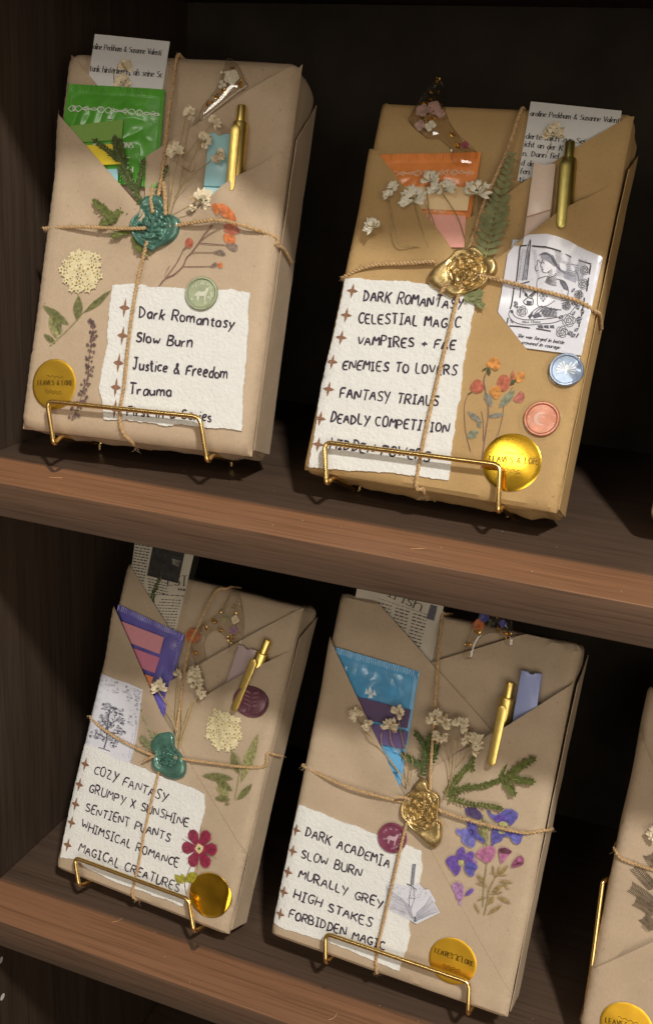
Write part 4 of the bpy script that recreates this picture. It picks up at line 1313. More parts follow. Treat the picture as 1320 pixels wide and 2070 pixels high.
for q, wd in (([(10, 1255), (110, 1130), (240, 1070), (370, 950), (430, 830), (520, 740), (640, 600), (720, 500), (860, 380)], .07), ([(110, 1130), (200, 1010), (300, 870), (400, 690)], .05), ([(105, 1125), (130, 1020), (180, 940)], .03),
              ([(370, 950), (560, 950), (780, 945)], .04), ([(500, 760), (620, 745), (820, 750)], .04), ([(630, 615), (800, 630), (1010, 640)], .05), ([(650, 590), (760, 520), (920, 440), (970, 430)], .04), ([(640, 600), (760, 460), (840, 380)], .04), ([(990, 180), (970, 250), (1060, 290)], .03)):
    line(mb, F, RC(RG, *q), wd, .315, PURPSTEM)
DULLB = mat('pressed_grey_brown_bud', (.20, .14, .115), .6, var=.4, vscale=5)
for pts, m in (([(870, 100), (940, 90), (980, 180), (940, 250), (900, 190)], ORANGE), ([(960, 95), (1080, 110), (1160, 190), (1195, 290), (1100, 290), (1010, 250), (990, 170)], ORANGE), ([(1030, 370), (1130, 350), (1215, 390), (1210, 460), (1120, 490), (1020, 450)], CORAL),
               ([(1000, 490), (1100, 480), (1160, 520), (1150, 600), (1080, 620), (1010, 590)], ORANGE), ([(1060, 300), (1180, 300), (1200, 370), (1080, 370)], ORANGE), ([(1010, 630), (1080, 620), (1170, 620), (1190, 680), (1150, 725), (1090, 710)], DULLB),
               ([(430, 590), (480, 545), (540, 570), (540, 640), (490, 685), (430, 660)], CORAL), ([(395, 700), (430, 650), (455, 680), (420, 700)], DULLB), ([(810, 745), (900, 720), (950, 705), (1020, 770), (960, 790), (890, 770)], DULLB), ([(890, 900), (950, 890), (970, 950), (920, 970), (890, 940)], ORANGE), ([(770, 950), (810, 920), (860, 880), (890, 930), (830, 965)], DULLB)):
    trace(mb, F, RG, pts, .325 + .004 * (len(mb.v) % 5), m)
T.part('pressed_flower_sticker', mb, label='pressed branch with orange blossom')
mb = MB()
P = RC(R2, (255, 740), (290, 650), (318, 560), (325, 470), (340, 390), (328, 325))
line(mb, F, P, .05, .315, PURPSTEM)
pp = [p[:2] for p in catmull([(*p, 0) for p in F.uvs(P, .31)], 9)]
for i, (u, v) in enumerate(pp):
    t = i / len(pp)
    for k in range(3 if rnd.random() < .7 else 0):
        a = rnd.uniform(-.3, 3.4); r = rnd.uniform(.12, .42) * (1.15 - .6 * t)
        x, y = u + r * math.cos(a) * .9, v + r * math.sin(a) * .5
        mb.ribbon(F, [(u, v), (x, y)], .028, .318, LAVEND)
        s = rnd.uniform(.06, .13)
        mb.flat(F, [(x + s * math.cos(b) * rnd.uniform(.5, 1.1), y + s * math.sin(b)) for b in (0, 1.2, 2.4, 3.6, 4.9)], .32 + .01 * rnd.random(), LAVEND)
T.part('pressed_flower_sticker', mb, label='pressed sprig of brown lavender')
foil_sticker(T, F, R2(183, 594), 44, 51, R2(118, 598), R2(258, 598), .30, m=FOILDIM)
card(T, F, RC(R2, (415, 195), (500, 185), (560, 200), (700, 205), (830, 215), (890, 208), (970, 225), (965, 330), (958, 480), (945, 600), (940, 785), (870, 775), (800, 768), (700, 755), (640, 765), (560, 745), (480, 740), (385, 735), (365, 600), (395, 440), (405, 300)),
     [('Dark Romantasy', R2(525, 322), R2(905, 368), 20), ('Slow Burn', R2(512, 424), R2(738, 446), 19), ('Justice & Freedom', R2(500, 532), R2(880, 574), 20),
      ('Trauma', R2(485, 632), R2(655, 648), 19), ('First in a Series', R2(476, 720), R2(815, 746), 18)],
     RC(R2, (476, 290), (468, 402), (452, 512), (441, 610), (437, 697)), 20, .122, off=.36, label='rough-edged white card with handwritten words')
seal_button(T, F, R2(778, 228), 33, mat('sage_wax', (.29, .325, .20), .35, metal=.25, coat=.3), mat('pale_sage_wax', (.58, .58, .47), .4, metal=.2), 'animal', 'sage green seal with a small pale animal', off=.42)
strings(T, F, [(RC(R1, (130, 830), (300, 838), (440, 848), (560, 850)), 'l', None), (RC(R1, (640, 838), (800, 828), (880, 826), (1000, 850), (1090, 875), (1155, 908)), None, 'r'),
               (RC(R1, (668, 138), (660, 260), (640, 420), (622, 590), (590, 780)), 't', None), ([R1(560, 900), R2(545, 70), R2(515, 200), R2(485, 400), R2(465, 600), R2(447, 700), R2(452, 780), R2(475, 840)], None, 'b')],
        11, .46, .068, loose=(RC(R1, (575, 680), (572, 730), (580, 780)), RC(R1, (622, 655), (628, 720), (632, 790))), fray=.7)
F.layers = ()
mb = MB(); wax(mb, F, U(RA, .6, (460, 250), (540, 225), (620, 215), (700, 230), (735, 330), (780, 470), (870, 495), (940, 540), (972, 660), (940, 760), (860, 840), (760, 890), (640, 930), (570, 1000), (530, 950), (480, 930), (400, 890), (330, 790), (268, 640), (310, 540), (410, 455), (425, 350)),
     F.uv(RA(590, 640), .6), 1.18, TEAL, .5, 1, stamp='tree')
T.part('wax_seal', mb, label='teal wax seal')

page(F, 'bookmark reading Peckham and Valenti above pressed blooms, behind the green sachet', RC(R1, (345, 57), (648, 88), (600, 400), (300, 370)), .04, PRINT,
     [('oline Peckham & Susanne Valenti', R1(338, 118), R1(612, 144), 10.5, .04), ('tank hinterließen, als seine Sc', R1(324, 208), R1(616, 234), 11.5, .045)],
     RC(R1, (325, 38), (668, 74), (615, 410), (280, 375)))
T = Thing(F, 'pressed_flower', 'pressed brown blooms laid on the top bookmark beside the green sachet', 'pressed flower', (*F.uv(R1(460, 260), .07), .07))
mb = MB(); u, v = F.uv(R1(470, 185), .1); bloom(mb, (u, v, .08), .42, 1.6, BLOOM, 3); T.part('blossom', mb)
mb = MB(); u, v = F.uv(R1(460, 245), .1); bloom(mb, (u, v, .08), .5, 1.6, BLOOM, 4); T.part('blossom', mb)
mb = MB(); mb.tube([(*F.uv(R1(*p), .1), .1) for p in ((420, 195), (424, 270))], .02, STALK, 4); T.part('stalk', mb)

GREEN = mat('green_sachet_foil', (.085, .33, .032), .34, var=.12, vscale=1.0, bump=.25, bscale=1.5, coat=.3)
T = Thing(F, 'tea_sachet', 'bright green tea sachet with white scrollwork', 'tea sachet', (*F.uv(R1(400, 620), .2), .2), 'tea sachets tucked in the pockets')
mb, zf = sachet(F, T, RC(R1, (238, 258), (628, 282), (596, 680), (190, 640)), .28, GREEN, 2, cuts=[(la, lb, F.uv(R1(600, 400), .4), .8)])
mb2 = MB()
SILV = mat('white_print', (.62, .68, .58), .5, var=.05)
def scroll(mb, F, zf, t0, m, A=.03, w=.045, s0=.03, s1=.97):
    for ph in (0, math.pi):
        P = [zf(s0 + (s1 - s0) * i / 90, t0 + A * math.sin(i * .42 + ph) * (.6 + .4 * math.sin(i * .21))) for i in range(91)]
        vv = []
        for i, p in enumerate(P):
            q = P[min(90, i + 1)] if i < 90 else P[i]; r_ = P[i - 1] if i else P[0]
            tx, ty = q[0] - r_[0], q[1] - r_[1]; L = math.hypot(tx, ty) or 1
            for k in (1, -1): vv.append((p[0] - ty / L * w / 2 * k, p[1] + tx / L * w / 2 * k, p[2] + .02))
        mb.add(vv, [(2 * i + 1, 2 * i + 3, 2 * i + 2, 2 * i) for i in range(90)], m)
    for j in range(7):
        s = s0 + (s1 - s0) * (j + .5) / 7
        for k in range(9):
            a = k * .7; p = zf(s + .012 * (1 + k * .08) * math.cos(a), t0 + .03 * math.sin(a)); q = zf(s + .012 * (1 + k * .08) * math.cos(a + .7), t0 + .03 * math.sin(a + .7))
            dx, dy = q[0] - p[0], q[1] - p[1]; L = math.hypot(dx, dy) or 1
            mb.add([(p[0] - dy / L * .018, p[1] + dx / L * .018, p[2] + .022), (p[0] + dy / L * .018, p[1] - dx / L * .018, p[2] + .022), (q[0] + dy / L * .018, q[1] - dx / L * .018, q[2] + .022), (q[0] - dy / L * .018, q[1] + dx / L * .018, q[2] + .022)], [(0, 1, 2, 3)], m)
scroll(mb, F, zf, .26, SILV, .035, .05)
for s, a, b, hp in (('ONS', R1(455, 520), R1(502, 522), 11), ('C', R1(464, 582), R1(487, 584), 12), ('H', R1(480, 618), R1(500, 618), 10)):
    text(mb, F, s, a, b, hp, .06, .50, SILV, ref=0, serif=True, jit=0, offuv=.4)
mb.flat(F, U(R1, .4, (398, 404), (408, 386), (416, 404)), .50, SILV, ref=0)
T.part('sachet_foil', mb)
flags(F, 'olive, yellow and blue page flags before the green sachet', [
    (RC(R1, (200, 434), (460, 403), (452, 485), (200, 500)), (.18, .33, .055), 'olive_flag'), (RC(R1, (215, 512), (455, 500), (450, 583), (300, 590)), (.78, .60, .03), 'yellow_flag'),
    (RC(R1, (330, 607), (440, 602), (436, 665), (400, 665)), (.28, .48, .52), 'pale_blue_flag')], .54, R1(400, 640), [(la, lb, F.uv(R1(600, 400), .4), .75)])
ch = RC(RJ, (640, 90), (760, 90), (850, 180), (940, 290), (1140, 690), (1090, 740), (900, 860), (640, 1060), (400, 1260), (100, 1500), (20, 1480), (60, 1250), (220, 1020), (420, 800), (500, 560), (590, 300))
resin_charm(F, 'triangular clear resin charm with white flower, right of the Peckham bookmark', ch, .10, R1(850, 330),
    [(RJ(580, 880), 8, 16, FLAKE), (RJ(450, 980), 6, 9, FLAKE), (RJ(930, 740), 7, 10, FLAKE), (RJ(790, 290), 5, 6, FLAKE), (RJ(210, 1120), 7, 9, FLAKE), (RJ(360, 1130), 4, 4, FLAKE), (RJ(950, 640), 5, 6, FLAKE), (RJ(690, 850), 5, 6, FLAKE)],
    [(RJ(775, 540), 16, 5, BLOOM2), (RJ(560, 700), 9, 3, BLOOM2), (RJ(590, 430), 6, 2, BLOOM2)], th=.3)
highlighter(F, 'sky blue highlighter beside the gold pen', RC(R1, (806, 455), (892, 461), (867, 760), (774, 755)), .72, .20, (.30, .53, .57), 'sky_blue_plastic', (.40, .64, .68))
PEN0 = pen(F, R1(940, 346), R1(909, 660), .62, 'gold click pen clipped beside the sky blue highlighter', PENGOLD)

def ever(F, label, branches, base, off=.5, L=.34, wd=.15, m=None, grp='evergreen sprigs under the wax seals', name='evergreen_sprig', stem=None):
    T = Thing(F, name, label, 'dried greenery', (*F.uv(base, off), off), grp)
    for k, (pts, sc) in enumerate(branches):
        mb = MB(); needle_branch(mb, F, F.uvs(pts, off), off, L * sc, wd * sc, m or EVER, stem or GREENSTALK, gap=.17, seed=k * 3 + int(base[0]))
        T.part('twig', mb)
    return T
ever(F, 'dark evergreen sprig rising over the yellow flag of the green sachet', [
    (RC(R1, (540, 760), (505, 680), (465, 590), (435, 530), (430, 480)), 1.0), (RC(R1, (455, 575), (410, 540), (345, 490)), .9), (RC(R1, (510, 690), (480, 660), (445, 600)), .9),
    (RC(R1, (515, 700), (530, 640), (545, 570)), .85), (RC(R1, (470, 600), (460, 540), (450, 490)), .8)], R1(545, 770), .62, .36, .17, EVERD)
ever(F, 'short evergreen tip standing above the teal seal', [(RC(R1, (590, 720), (615, 650), (640, 595)), .85)], R1(590, 720), .5, .30, .15, EVERD)
ever(F, 'small evergreen sprig pointing left of the teal seal', [
    (RC(R1, (520, 775), (460, 770), (410, 800), (350, 745)), 1.0), (RC(R1, (420, 800), (385, 765), (345, 735)), .9), (RC(R1, (440, 790), (410, 815), (375, 830)), 1), (RC(R1, (480, 772), (465, 750), (460, 735)), .8)], R1(520, 775), .5, .36, .17)
ever(F, 'evergreen sprig hanging below left of the teal seal', [(RC(R1, (520, 850), (470, 860), (420, 878)), 1.0), (RC(R1, (500, 870), (520, 920), (560, 950)), .9)], R1(530, 860), .48, .34, .16)
sprig_of_blooms(F, 'cream baby\'s-breath sprig fanned right of the teal seal', [
    (R1(728, 370), 11, 100), (R1(738, 402), 6, 60), (R1(835, 412), 13, 45), (R1(793, 485), 16, 25), (R1(668, 525), 16, 110), (R1(848, 555), 14, -35), (R1(790, 720), 21, 60), (R1(742, 765), 7, 250)],
    [RC(R1, (640, 800), (660, 700), (690, 560), (728, 385)), RC(R1, (640, 800), (655, 680), (662, 545)), RC(R1, (645, 800), (690, 680), (735, 600), (785, 500)), RC(R1, (690, 680), (720, 560), (830, 430)),
     RC(R1, (665, 720), (740, 640), (840, 570)), RC(R1, (660, 790), (720, 765), (775, 740)), RC(R1, (690, 590), (745, 620), (760, 590)), RC(R1, (700, 560), (740, 430))], R1(640, 800), off=.5, lift=.5)
stand(F, 0, 'brass wire stand under the teal sealed parcel on the upper shelf', R2(152, 662), R2(768, 725), R2(180, 842), R2(800, 912))

# ================================================================== parcel 2: upper shelf, right
F = FACES[2]; w2, h = F.w / 2, F.h
T = parcel(2, 'golden kraft parcel with gold seal and armoured woman print on upper shelf')
a, b = U(R3, .1, (240, 132), (600, 470))
flap(T, F, 2, [a, b, (0, 9.5), (-w2, 9.5), (-w2, h - .1)], .09, [('edge', a, b, .10, 2.4)])
a, b, c = U(R3, .2, (1240, 172), (1000, 330), (470, 680))
flap(T, F, 2, [c, a, (w2, h - .15), (w2, 9.0), (-1.2, 9.0)], .14, [('edge', b, c, .30, 3.0)])
ra, rb, rc = U(R3, .6, (1225, 390), (960, 585), (560, 850))
pc = F.uv(R3(965, 560), .6); hc = F.uv(R3(850, 620), .6)
FR = flap(T, F, 2, [ra, rb, rc, (0, 6), (0, .05), (w2, .05), (w2, ra[1] + .3)], .17,
     [('edge', rb, F.uv(R3(700, 745), .6), .36, 2.6), ('bump', pc[0] - .1, pc[1] - 1.1, .74, 1.05, 2.6, -.15), ('bump', hc[0] - .2, hc[1] - .8, .34, 1.3, 1.8, 0)])
la, lb, lc, ld = U(R3, .45, (208, 342), (480, 690), (590, 850), (690, 982))
le, lf = U(R4, .3, (924, 326), (1150, 660))
FL = flap(T, F, 2, [la, lb, lc, ld, le, lf, (w2, lf[1] - .5), (w2, .05), (-w2, .05), (-w2, la[1] + .3)], .30, [('edge', la, lb, .48, 3.0)])
side_fold(T, F, 2, ra[1] + .2, h - .9)
bottom_fold(T, F, 2, -5.2, 6.6, .30, 8.0)
F.layers = (FR,)
# the engraved print, its lower left under the flap edge
mb = MB()
KP = RC(RK, (358, 65), (700, 85), (900, 115), (1215, 228), (1110, 700), (1010, 1170), (480, 1100), (345, 925), (215, 755))
zf = mb.sheet(F, F.uvs(KP, .3), .285, .03, PHOTO, res=.5)
def ink(pts, wd=.042, m=PINK_INK, sm=True):
    P = F.uvs(RC(RK, *pts), .32)
    if sm and len(P) > 2: P = [p[:2] for p in catmull([(*p, 0) for p in P], 6)]
    mb.ribbon(F, P, wd, .018, m, zf=zf, step=.08)
def area_ink(pts, m=GREYINK, d=.014): mb.flat(F, F.uvs(RC(RK, *pts), .32), d, m, zf=zf)
for s in ([(445, 172), (510, 172)], [(560, 180), (640, 192), (700, 196)], [(700, 198), (770, 208), (828, 216)], [(865, 232), (960, 258)], [(985, 268), (1105, 302)], [(445, 172), (420, 330), (395, 480)], [(372, 530), (345, 690), (330, 730)], [(312, 810), (302, 865)],
          [(325, 888), (420, 895), (520, 910)], [(580, 915), (720, 940)], [(1100, 310), (1085, 400)], [(1080, 430), (1060, 560)], [(1040, 620), (1010, 800)], [(990, 870), (985, 900)], [(960, 1000), (985, 960)]): ink(s, .075, sm=False)
for s in ([(470, 195), (415, 480)], [(450, 230), (440, 300)], [(505, 165), (540, 160)]): ink(s, .02, PALEINK)
area_ink([(545, 125), (530, 210), (495, 460), (455, 470), (515, 200)], PALEINK)                     # the sword
ink([(545, 122), (515, 200), (452, 470)], .04); ink([(545, 122), (538, 210), (495, 465)], .05); ink([(525, 230), (478, 460)], .02)
ink([(430, 500), (520, 480)], .07); ink([(440, 510), (425, 625)], .06); ink([(465, 520), (455, 580)], .05)
ink([(640, 330), (612, 300), (600, 340), (580, 360), (590, 390), (610, 385)], .03)                  # hair and face
for dx in range(7):
    k = dx * 16
    ink([(620 + k * .2, 262 - k * .1), (680 + k * .4, 240 + k * .2), (730 + k * .5, 270 + k * .4), (760 + k * .4, 320 + k * .5), (850 + k * .7, 330 + k * .9), (900 + k * .8, 310 + k * 1.0), (985, 320 + k * 1.5)], .035, GREYINK)
area_ink([(640, 250), (700, 235), (760, 260), (790, 330), (760, 350), (720, 320), (680, 300), (640, 285)], PALEINK)
area_ink([(840, 400), (900, 380), (960, 410), (960, 480), (900, 460), (850, 440)], PALEINK)
ink([(655, 290), (640, 330), (634, 352), (648, 360), (643, 378), (655, 400), (690, 405), (715, 390)], .032); ink([(650, 318), (672, 326)], .03); ink([(645, 305), (672, 308)], .02); ink([(645, 378), (662, 380)], .025)
for k in range(8): ink([(690 - k * 3, 430 + k * 8), (730, 440 + k * 10), (775, 400 + k * 16)], .03)  # the collar
for k in range(5): ink([(700, 395 + k * 14), (740, 372 + k * 14)], .03)
ink([(590, 500), (600, 460), (640, 445), (690, 430)], .035); ink([(590, 500), (595, 600), (600, 700), (680, 700), (760, 650)], .035); ink([(770, 450), (850, 470), (885, 540), (880, 600)], .04)
area_ink([(800, 450), (860, 475), (890, 560), (840, 540), (810, 490)], GREYINK)
for k in range(6): ink([(815 + k * 2, 610 + k * 22), (860, 600 + k * 22), (895, 620 + k * 20)], .04, GREYINK)
for k in range(6): ink([(520 + k * 10, 600 - k * 8), (545 + k * 9, 625 - k * 10)], .05); 
ink([(470, 570), (500, 620), (460, 660), (490, 690), (545, 690), (550, 640), (510, 620), (580, 560)], .05); area_ink([(465, 560), (500, 590), (500, 620), (475, 610)], PINK_INK); area_ink([(490, 650), (545, 660), (535, 690), (490, 690)], GREYINK)
for a0 in (0, 1.05, 2.1, 3.14, 4.2, 5.24): ink([(650, 610), (650 + 38 * math.cos(a0), 610 + 34 * math.sin(a0)), (650 + 30 * math.cos(a0 + .6), 610 + 28 * math.sin(a0 + .6))], .04, GREYINK)
ink([(640, 650), (655, 660)], .08)
for k in range(7): ink([(530 + k * 34, 770 + k * 4), (580 + k * 30, 730 + k * 2), (640 + k * 30, 700 + k * 6)], .055, GREYINK)   # skirt of plates
for k in range(6): ink([(620 + k * 6, 740 + k * 12), (700, 742 + k * 12), (780, 730 + k * 14)], .045, GREYINK)
area_ink([(540, 790), (600, 760), (640, 800), (560, 820)], GREYINK); area_ink([(660, 700), (682, 705), (675, 745), (655, 742)], PALEINK)
area_ink([(500, 800), (560, 740), (540, 800), (520, 830)], GREYINK)
ink([(330, 740), (320, 790), (370, 850), (480, 880), (640, 870), (740, 860), (830, 830)], .04); ink([(345, 740), (380, 800), (470, 830), (600, 830), (700, 820), (820, 800)], .04); area_ink([(328, 740), (358, 735), (365, 765), (340, 770)], GREYINK)
text(mb, F, 'Miss Chase', RK(450, 865), RK(620, 862), 5, .022, .02, PINK_INK, zf=zf, serif=True, jit=.2, offuv=.3)
for k in range(3): area_ink([(590 + k * 60, 885), (640 + k * 55, 880), (650 + k * 52, 915), (600 + k * 55, 908)], GREYINK)
def rose(x, y, r):
    for k in range(3):
        rr = r * (1 - .3 * k)
        for j in range(5):
            a0 = j * 1.257 + k * .6
            ink([(x + rr * math.cos(a0 + d) * (1 if abs(d) < .5 else .82), y + rr * math.sin(a0 + d) * (1 if abs(d) < .5 else .82)) for d in (-.7, -.3, 0.1, .4, .7)], .036, PINK_INK if k else GREYINK)
    ink([(x + r * .05 * t * math.cos(t), y + r * .05 * t * math.sin(t)) for t in range(6)], .03)
for x, y, r in ((1040, 360, 42), (1030, 490, 48), (985, 590, 40), (445, 750, 50), (890, 835, 62), (825, 945, 55), (870, 700, 38)): rose(x, y, r)
def inkleaf(a, b, wd=.16):
    A, B = RK(*a), RK(*b)
    P = F.uvs([A, B], .32); d = Vector(P[1]) - Vector(P[0]); s = Vector((-d.y, d.x)).normalized() * wd; m_ = (Vector(P[0]) + Vector(P[1])) / 2
    mb.flat(F, [P[0], tuple(m_ + s), P[1], tuple(m_ - s)], .016, GREYINK, zf=zf); mb.ribbon(F, P, .02, .02, PHOTO, zf=zf)
for a, b in (((950, 830), (1025, 815)), ((960, 860), (1010, 835)), ((920, 960), (945, 1000)), ((895, 930), (915, 990)), ((950, 910), (975, 940)), ((800, 790), (830, 820)), ((950, 720), (1000, 705)), ((925, 760), (950, 775)), ((920, 540), (945, 560)), ((930, 700), (940, 660)), ((370, 690), (405, 660)), ((380, 720), (395, 690)), ((335, 850), (360, 835)), ((1000, 760), (1040, 740))): inkleaf(a, b)
ink([(985, 560), (990, 640), (940, 720), (900, 770)], .035); ink([(1015, 540), (990, 570)], .03); ink([(1030, 400), (1015, 425)], .03)
for k in range(34):
    y = 235 + k * 6.2; ink([(770 + 2 * (k % 5), y - 20), (900, y + 5), (1060 - k * 1.1, y + 32)], .012, PALEINK, False)
for k in range(22): ink([(470 - k * 3.4, 205 + k * 12), (520 - k * 2.4, 212 + k * 12)], .014, PALEINK, False)
for k in range(20): ink([(560 + k * 2, 215 + k * 13), (600 + k * 1.2, 222 + k * 13)], .014, PALEINK, False)
rnd = random.Random(9)
for k in range(150):
    x, y = rnd.uniform(420, 1070), rnd.uniform(200, 620); ink([(x, y), (x + rnd.uniform(4, 12), y + rnd.uniform(-1, 4))], .014, PALEINK, False)
text(mb, F, 'She was forged in battle', RK(400, 995), RK(840, 1065), 7, .035, .02, PINK_INK, zf=zf, serif=True, jit=.4, slant=.3, offuv=.3)
text(mb, F, 'crowned in courage', RK(440, 1060), RK(800, 1110), 7, .035, .02, PINK_INK, zf=zf, serif=True, jit=.4, slant=.3, offuv=.3)
T.part('engraved_print', mb, label='glossy white print of an armoured woman with sword and roses')
F.layers = (FR[:2] + (.24,), FL[:2] + (.24,))
seal_button(T, F, R4(1088, 415), 35, mat('pearl_blue_wax', (.27, .34, .46), .22, metal=.35, coat=.5, var=.2), mat('pearl_white_wax', (.6, .63, .66), .25, metal=.3), 'bird', 'pearly blue seal', off=.30, film=True)
seal_button(T, F, R4(990, 615), 37, mat('copper_red_wax', (.42, .155, .085), .3, metal=.35, coat=.3, var=.2), mat('pale_copper_wax', (.55, .36, .30), .35, metal=.3), 'moon', 'copper red seal with a crescent moon', off=.29, film=True)
mb = MB()
for q, wd in (([(440, 1950), (470, 1650), (520, 1300), (550, 1100), (550, 900), (510, 700), (480, 500), (510, 380)], .06), ([(260, 1680), (200, 1450), (160, 1200), (160, 900), (220, 720), (290, 680)], .035), ([(470, 1500), (470, 1200), (440, 1000)], .03), ([(520, 1640), (700, 1420), (790, 1100), (805, 960), (830, 800), (960, 600)], .035)):
    line(mb, F, RC(RH, *q), wd, .292, PURPSTEM)
GREYLEAF = mat('pressed_grey_leaf', (.22, .235, .16), .5, var=.3, vscale=2)
GREYBLUE = mat('pressed_grey_blue_leaf', (.20, .195, .16), .5, var=.35, vscale=3)
for a, b, w, m in (((990, 650), (730, 950), 150, GREYLEAF), ((205, 1005), (450, 1200), 95, GREYBLUE), ((530, 1090), (830, 1055), 80, GREYBLUE), ((190, 1440), (400, 1340), 150, GREYLEAF), ((500, 690), (610, 930), 120, GREYBLUE), ((360, 1200), (440, 1280), 60, GREYBLUE)): flatleaf(mb, F, RH(*a), RH(*b), w / 8.25, .296, m)
ROSEP = mat('pressed_dusky_rose', (.42, .13, .10), .5, var=.4, vscale=4)
AMBER = mat('pressed_amber_petal', (.58, .24, .05), .5, var=.35, vscale=4)
for pts, m in (([(530, 210), (600, 120), (680, 110), (750, 180), (730, 290), (670, 330), (600, 270), (560, 260)], AMBER), ([(640, 200), (720, 180), (735, 290), (670, 330), (610, 260)], CORAL), ([(250, 590), (330, 490), (390, 475), (440, 520), (480, 610), (440, 680), (360, 700), (290, 670)], CORAL), ([(290, 600), (340, 510), (375, 600), (350, 690)], ROSEP),
               ([(390, 520), (440, 540), (470, 620), (420, 660)], PINKP), ([(570, 660), (680, 570), (750, 620), (760, 720), (690, 800), (630, 760)], AMBER), ([(700, 540), (740, 430), (820, 395), (890, 440), (920, 520), (890, 600), (820, 670), (760, 650)], CORAL), ([(740, 480), (830, 440), (860, 510), (760, 540)], AMBER), ([(770, 570), (890, 540), (870, 620), (800, 660)], ROSEP),
               ([(1000, 430), (1060, 360), (1140, 350), (1160, 430), (1120, 500), (1040, 525)], AMBER), ([(920, 480), (930, 380), (960, 320), (990, 400), (970, 480)], CORAL), ([(960, 800), (1030, 740), (1090, 660), (1160, 740), (1130, 840), (1040, 860)], ROSEP), ([(1030, 760), (1090, 690), (1110, 780)], PINKP), ([(700, 690), (750, 650), (755, 720), (710, 780)], CORAL)):
    trace(mb, F, RH, pts, .302 + .005 * (len(mb.v) % 5), m)
for a, b, w in (((545, 270), (445, 330), 28), ((545, 275), (575, 405), 60), ((915, 560), (1015, 475), 70), ((210, 720), (290, 680), 18)): flatleaf(mb, F, RH(*a), RH(*b), w / 8.25, .335, SEPAL)
T.part('pressed_flower_sticker', mb, label='pressed orange and red roses on grey stems')
foil_sticker(T, F, R4(868, 790), 60, 58, R4(778, 788), R4(985, 800), .29, label='bright gold foil sticker', dome=.09)
card(T, F, RC(R4, (195, 45), (300, 50), (420, 60), (520, 70), (600, 90), (720, 130), (718, 170), (700, 230), (690, 300), (670, 400), (665, 520), (650, 560), (635, 680), (625, 760), (612, 862), (520, 850), (420, 838), (300, 828), (200, 822), (130, 815), (50, 805), (70, 690), (85, 560), (95, 470), (88, 440), (110, 420), (130, 340), (160, 220), (180, 120)),
     [('DARK ROMANTASY', R4(270, 138), R4(668, 172), 21), ('CELESTIAL MAGIC', R4(248, 225), R4(660, 248), 20), ('VAMPIRES + FAE', R4(245, 316), R4(640, 333), 19), ('ENEMIES TO LOVERS', R4(187, 413), R4(645, 440), 19),
      ('FANTASY TRIALS', R4(175, 528), R4(570, 565), 20), ('DEADLY COMPETITION', R4(137, 626), R4(612, 672), 19), ('HIDDEN POWERS', R4(135, 733), R4(535, 788), 20)],
     RC(R4, (232, 105), (207, 202), (187, 292), (152, 390), (137, 500), (103, 618), (95, 722)), 20, .112, off=.33, srx=12, sry=15, label='tall rough-edged card with seven handwritten lines')
strings(T, F, [(RC(R3, (65, 832), (170, 797), (300, 787), (450, 787)), 'l', None), (RC(R3, (600, 832), (640, 840), (800, 880), (1000, 930), (1148, 975)), None, 'r'),
               (RC(R3, (778, 180), (730, 330), (640, 530), (600, 650), (565, 760)), 't', None), ([R3(560, 860), R4(655, 110), R4(600, 330), R4(545, 560), R4(510, 720), R4(480, 880), R4(490, 965)], None, 'b')],
        21, .40, .066, loose=(RC(RB, (440, 740), (390, 800), (340, 890)),), fray=.7)
F.layers = ()
mb = MB(); wax(mb, F, U(RB, .6, (118, 690), (180, 590), (270, 500), (380, 440), (460, 370), (520, 290), (620, 268), (690, 300), (730, 230), (800, 240), (880, 310), (915, 400), (1000, 390), (1080, 430), (1102, 520), (1070, 620), (980, 650), (960, 720), (900, 780), (800, 830), (720, 870), (600, 890), (540, 930), (450, 930), (400, 880), (300, 830), (200, 780)),
     F.uv(RB(680, 590), .6), 1.08, BRONZE, .42, 2)
T.part('wax_seal', mb, label='antique gold wax seal')

DUSTY = mat('dusty_pink_petal', (.46, .30, .27), .6, var=.3)
resin_charm(F, 'curved resin charm with black tip poking out above the orange sachet', RC(RL, (580, 145), (615, 190), (640, 290), (630, 480), (680, 680), (760, 850), (880, 1000), (1000, 1100), (1150, 1240), (1100, 1450), (760, 1450), (745, 1200), (650, 1080), (540, 1020), (400, 1030), (340, 980), (240, 900), (130, 800), (120, 720), (230, 540), (330, 400), (430, 260), (500, 190)), .12, R3(540, 380),
    [(RL(460, 420), 9, 9, FLAKE), (RL(370, 520), 6, 9, FLAKE), (RL(430, 740), 19, 26, FLAKE), (RL(590, 540), 4, 5, FLAKE), (RL(770, 980), 8, 12, FLAKE), (RL(850, 1140), 7, 9, FLAKE), (RL(550, 360), 3, 3, FLAKE), (RL(560, 180), 5, 7, FLAKE)],
    [(RL(330, 640), 14, 5, DUSTY), (RL(500, 600), 15, 5, DUSTY), (RL(300, 860), 12, 4, DUSTY), (RL(600, 690), 10, 4, DUSTY), (RL(450, 870), 12, 4, BLOOM2), (RL(960, 1150), 9, 4, PINKP)], th=.34)
page(F, 'long printed bookmark reading derte mich zur, above the blush highlighter', RC(R3, (825, 130), (1192, 168), (1130, 560), (770, 450)), .04, PRINT,
     [('aroline Peckham & Susanne Valenti', R3(822, 188), R3(1186, 218), 11, .04), ('derte mich zur Sei', R3(803, 280), R3(1042, 302), 11, .045), ('icht an der K', R3(798, 312), R3(952, 330), 11, .045), ('n. Dann fiel', R3(792, 350), R3(936, 362), 11, .045), ('d der', R3(785, 388), R3(845, 394), 11, .045), ('fen', R3(780, 422), R3(817, 425), 11, .045), ('tig', R3(775, 456), R3(812, 459), 11, .045)],
     RC(R3, (812, 118), (1208, 158), (1150, 560), (755, 450)))
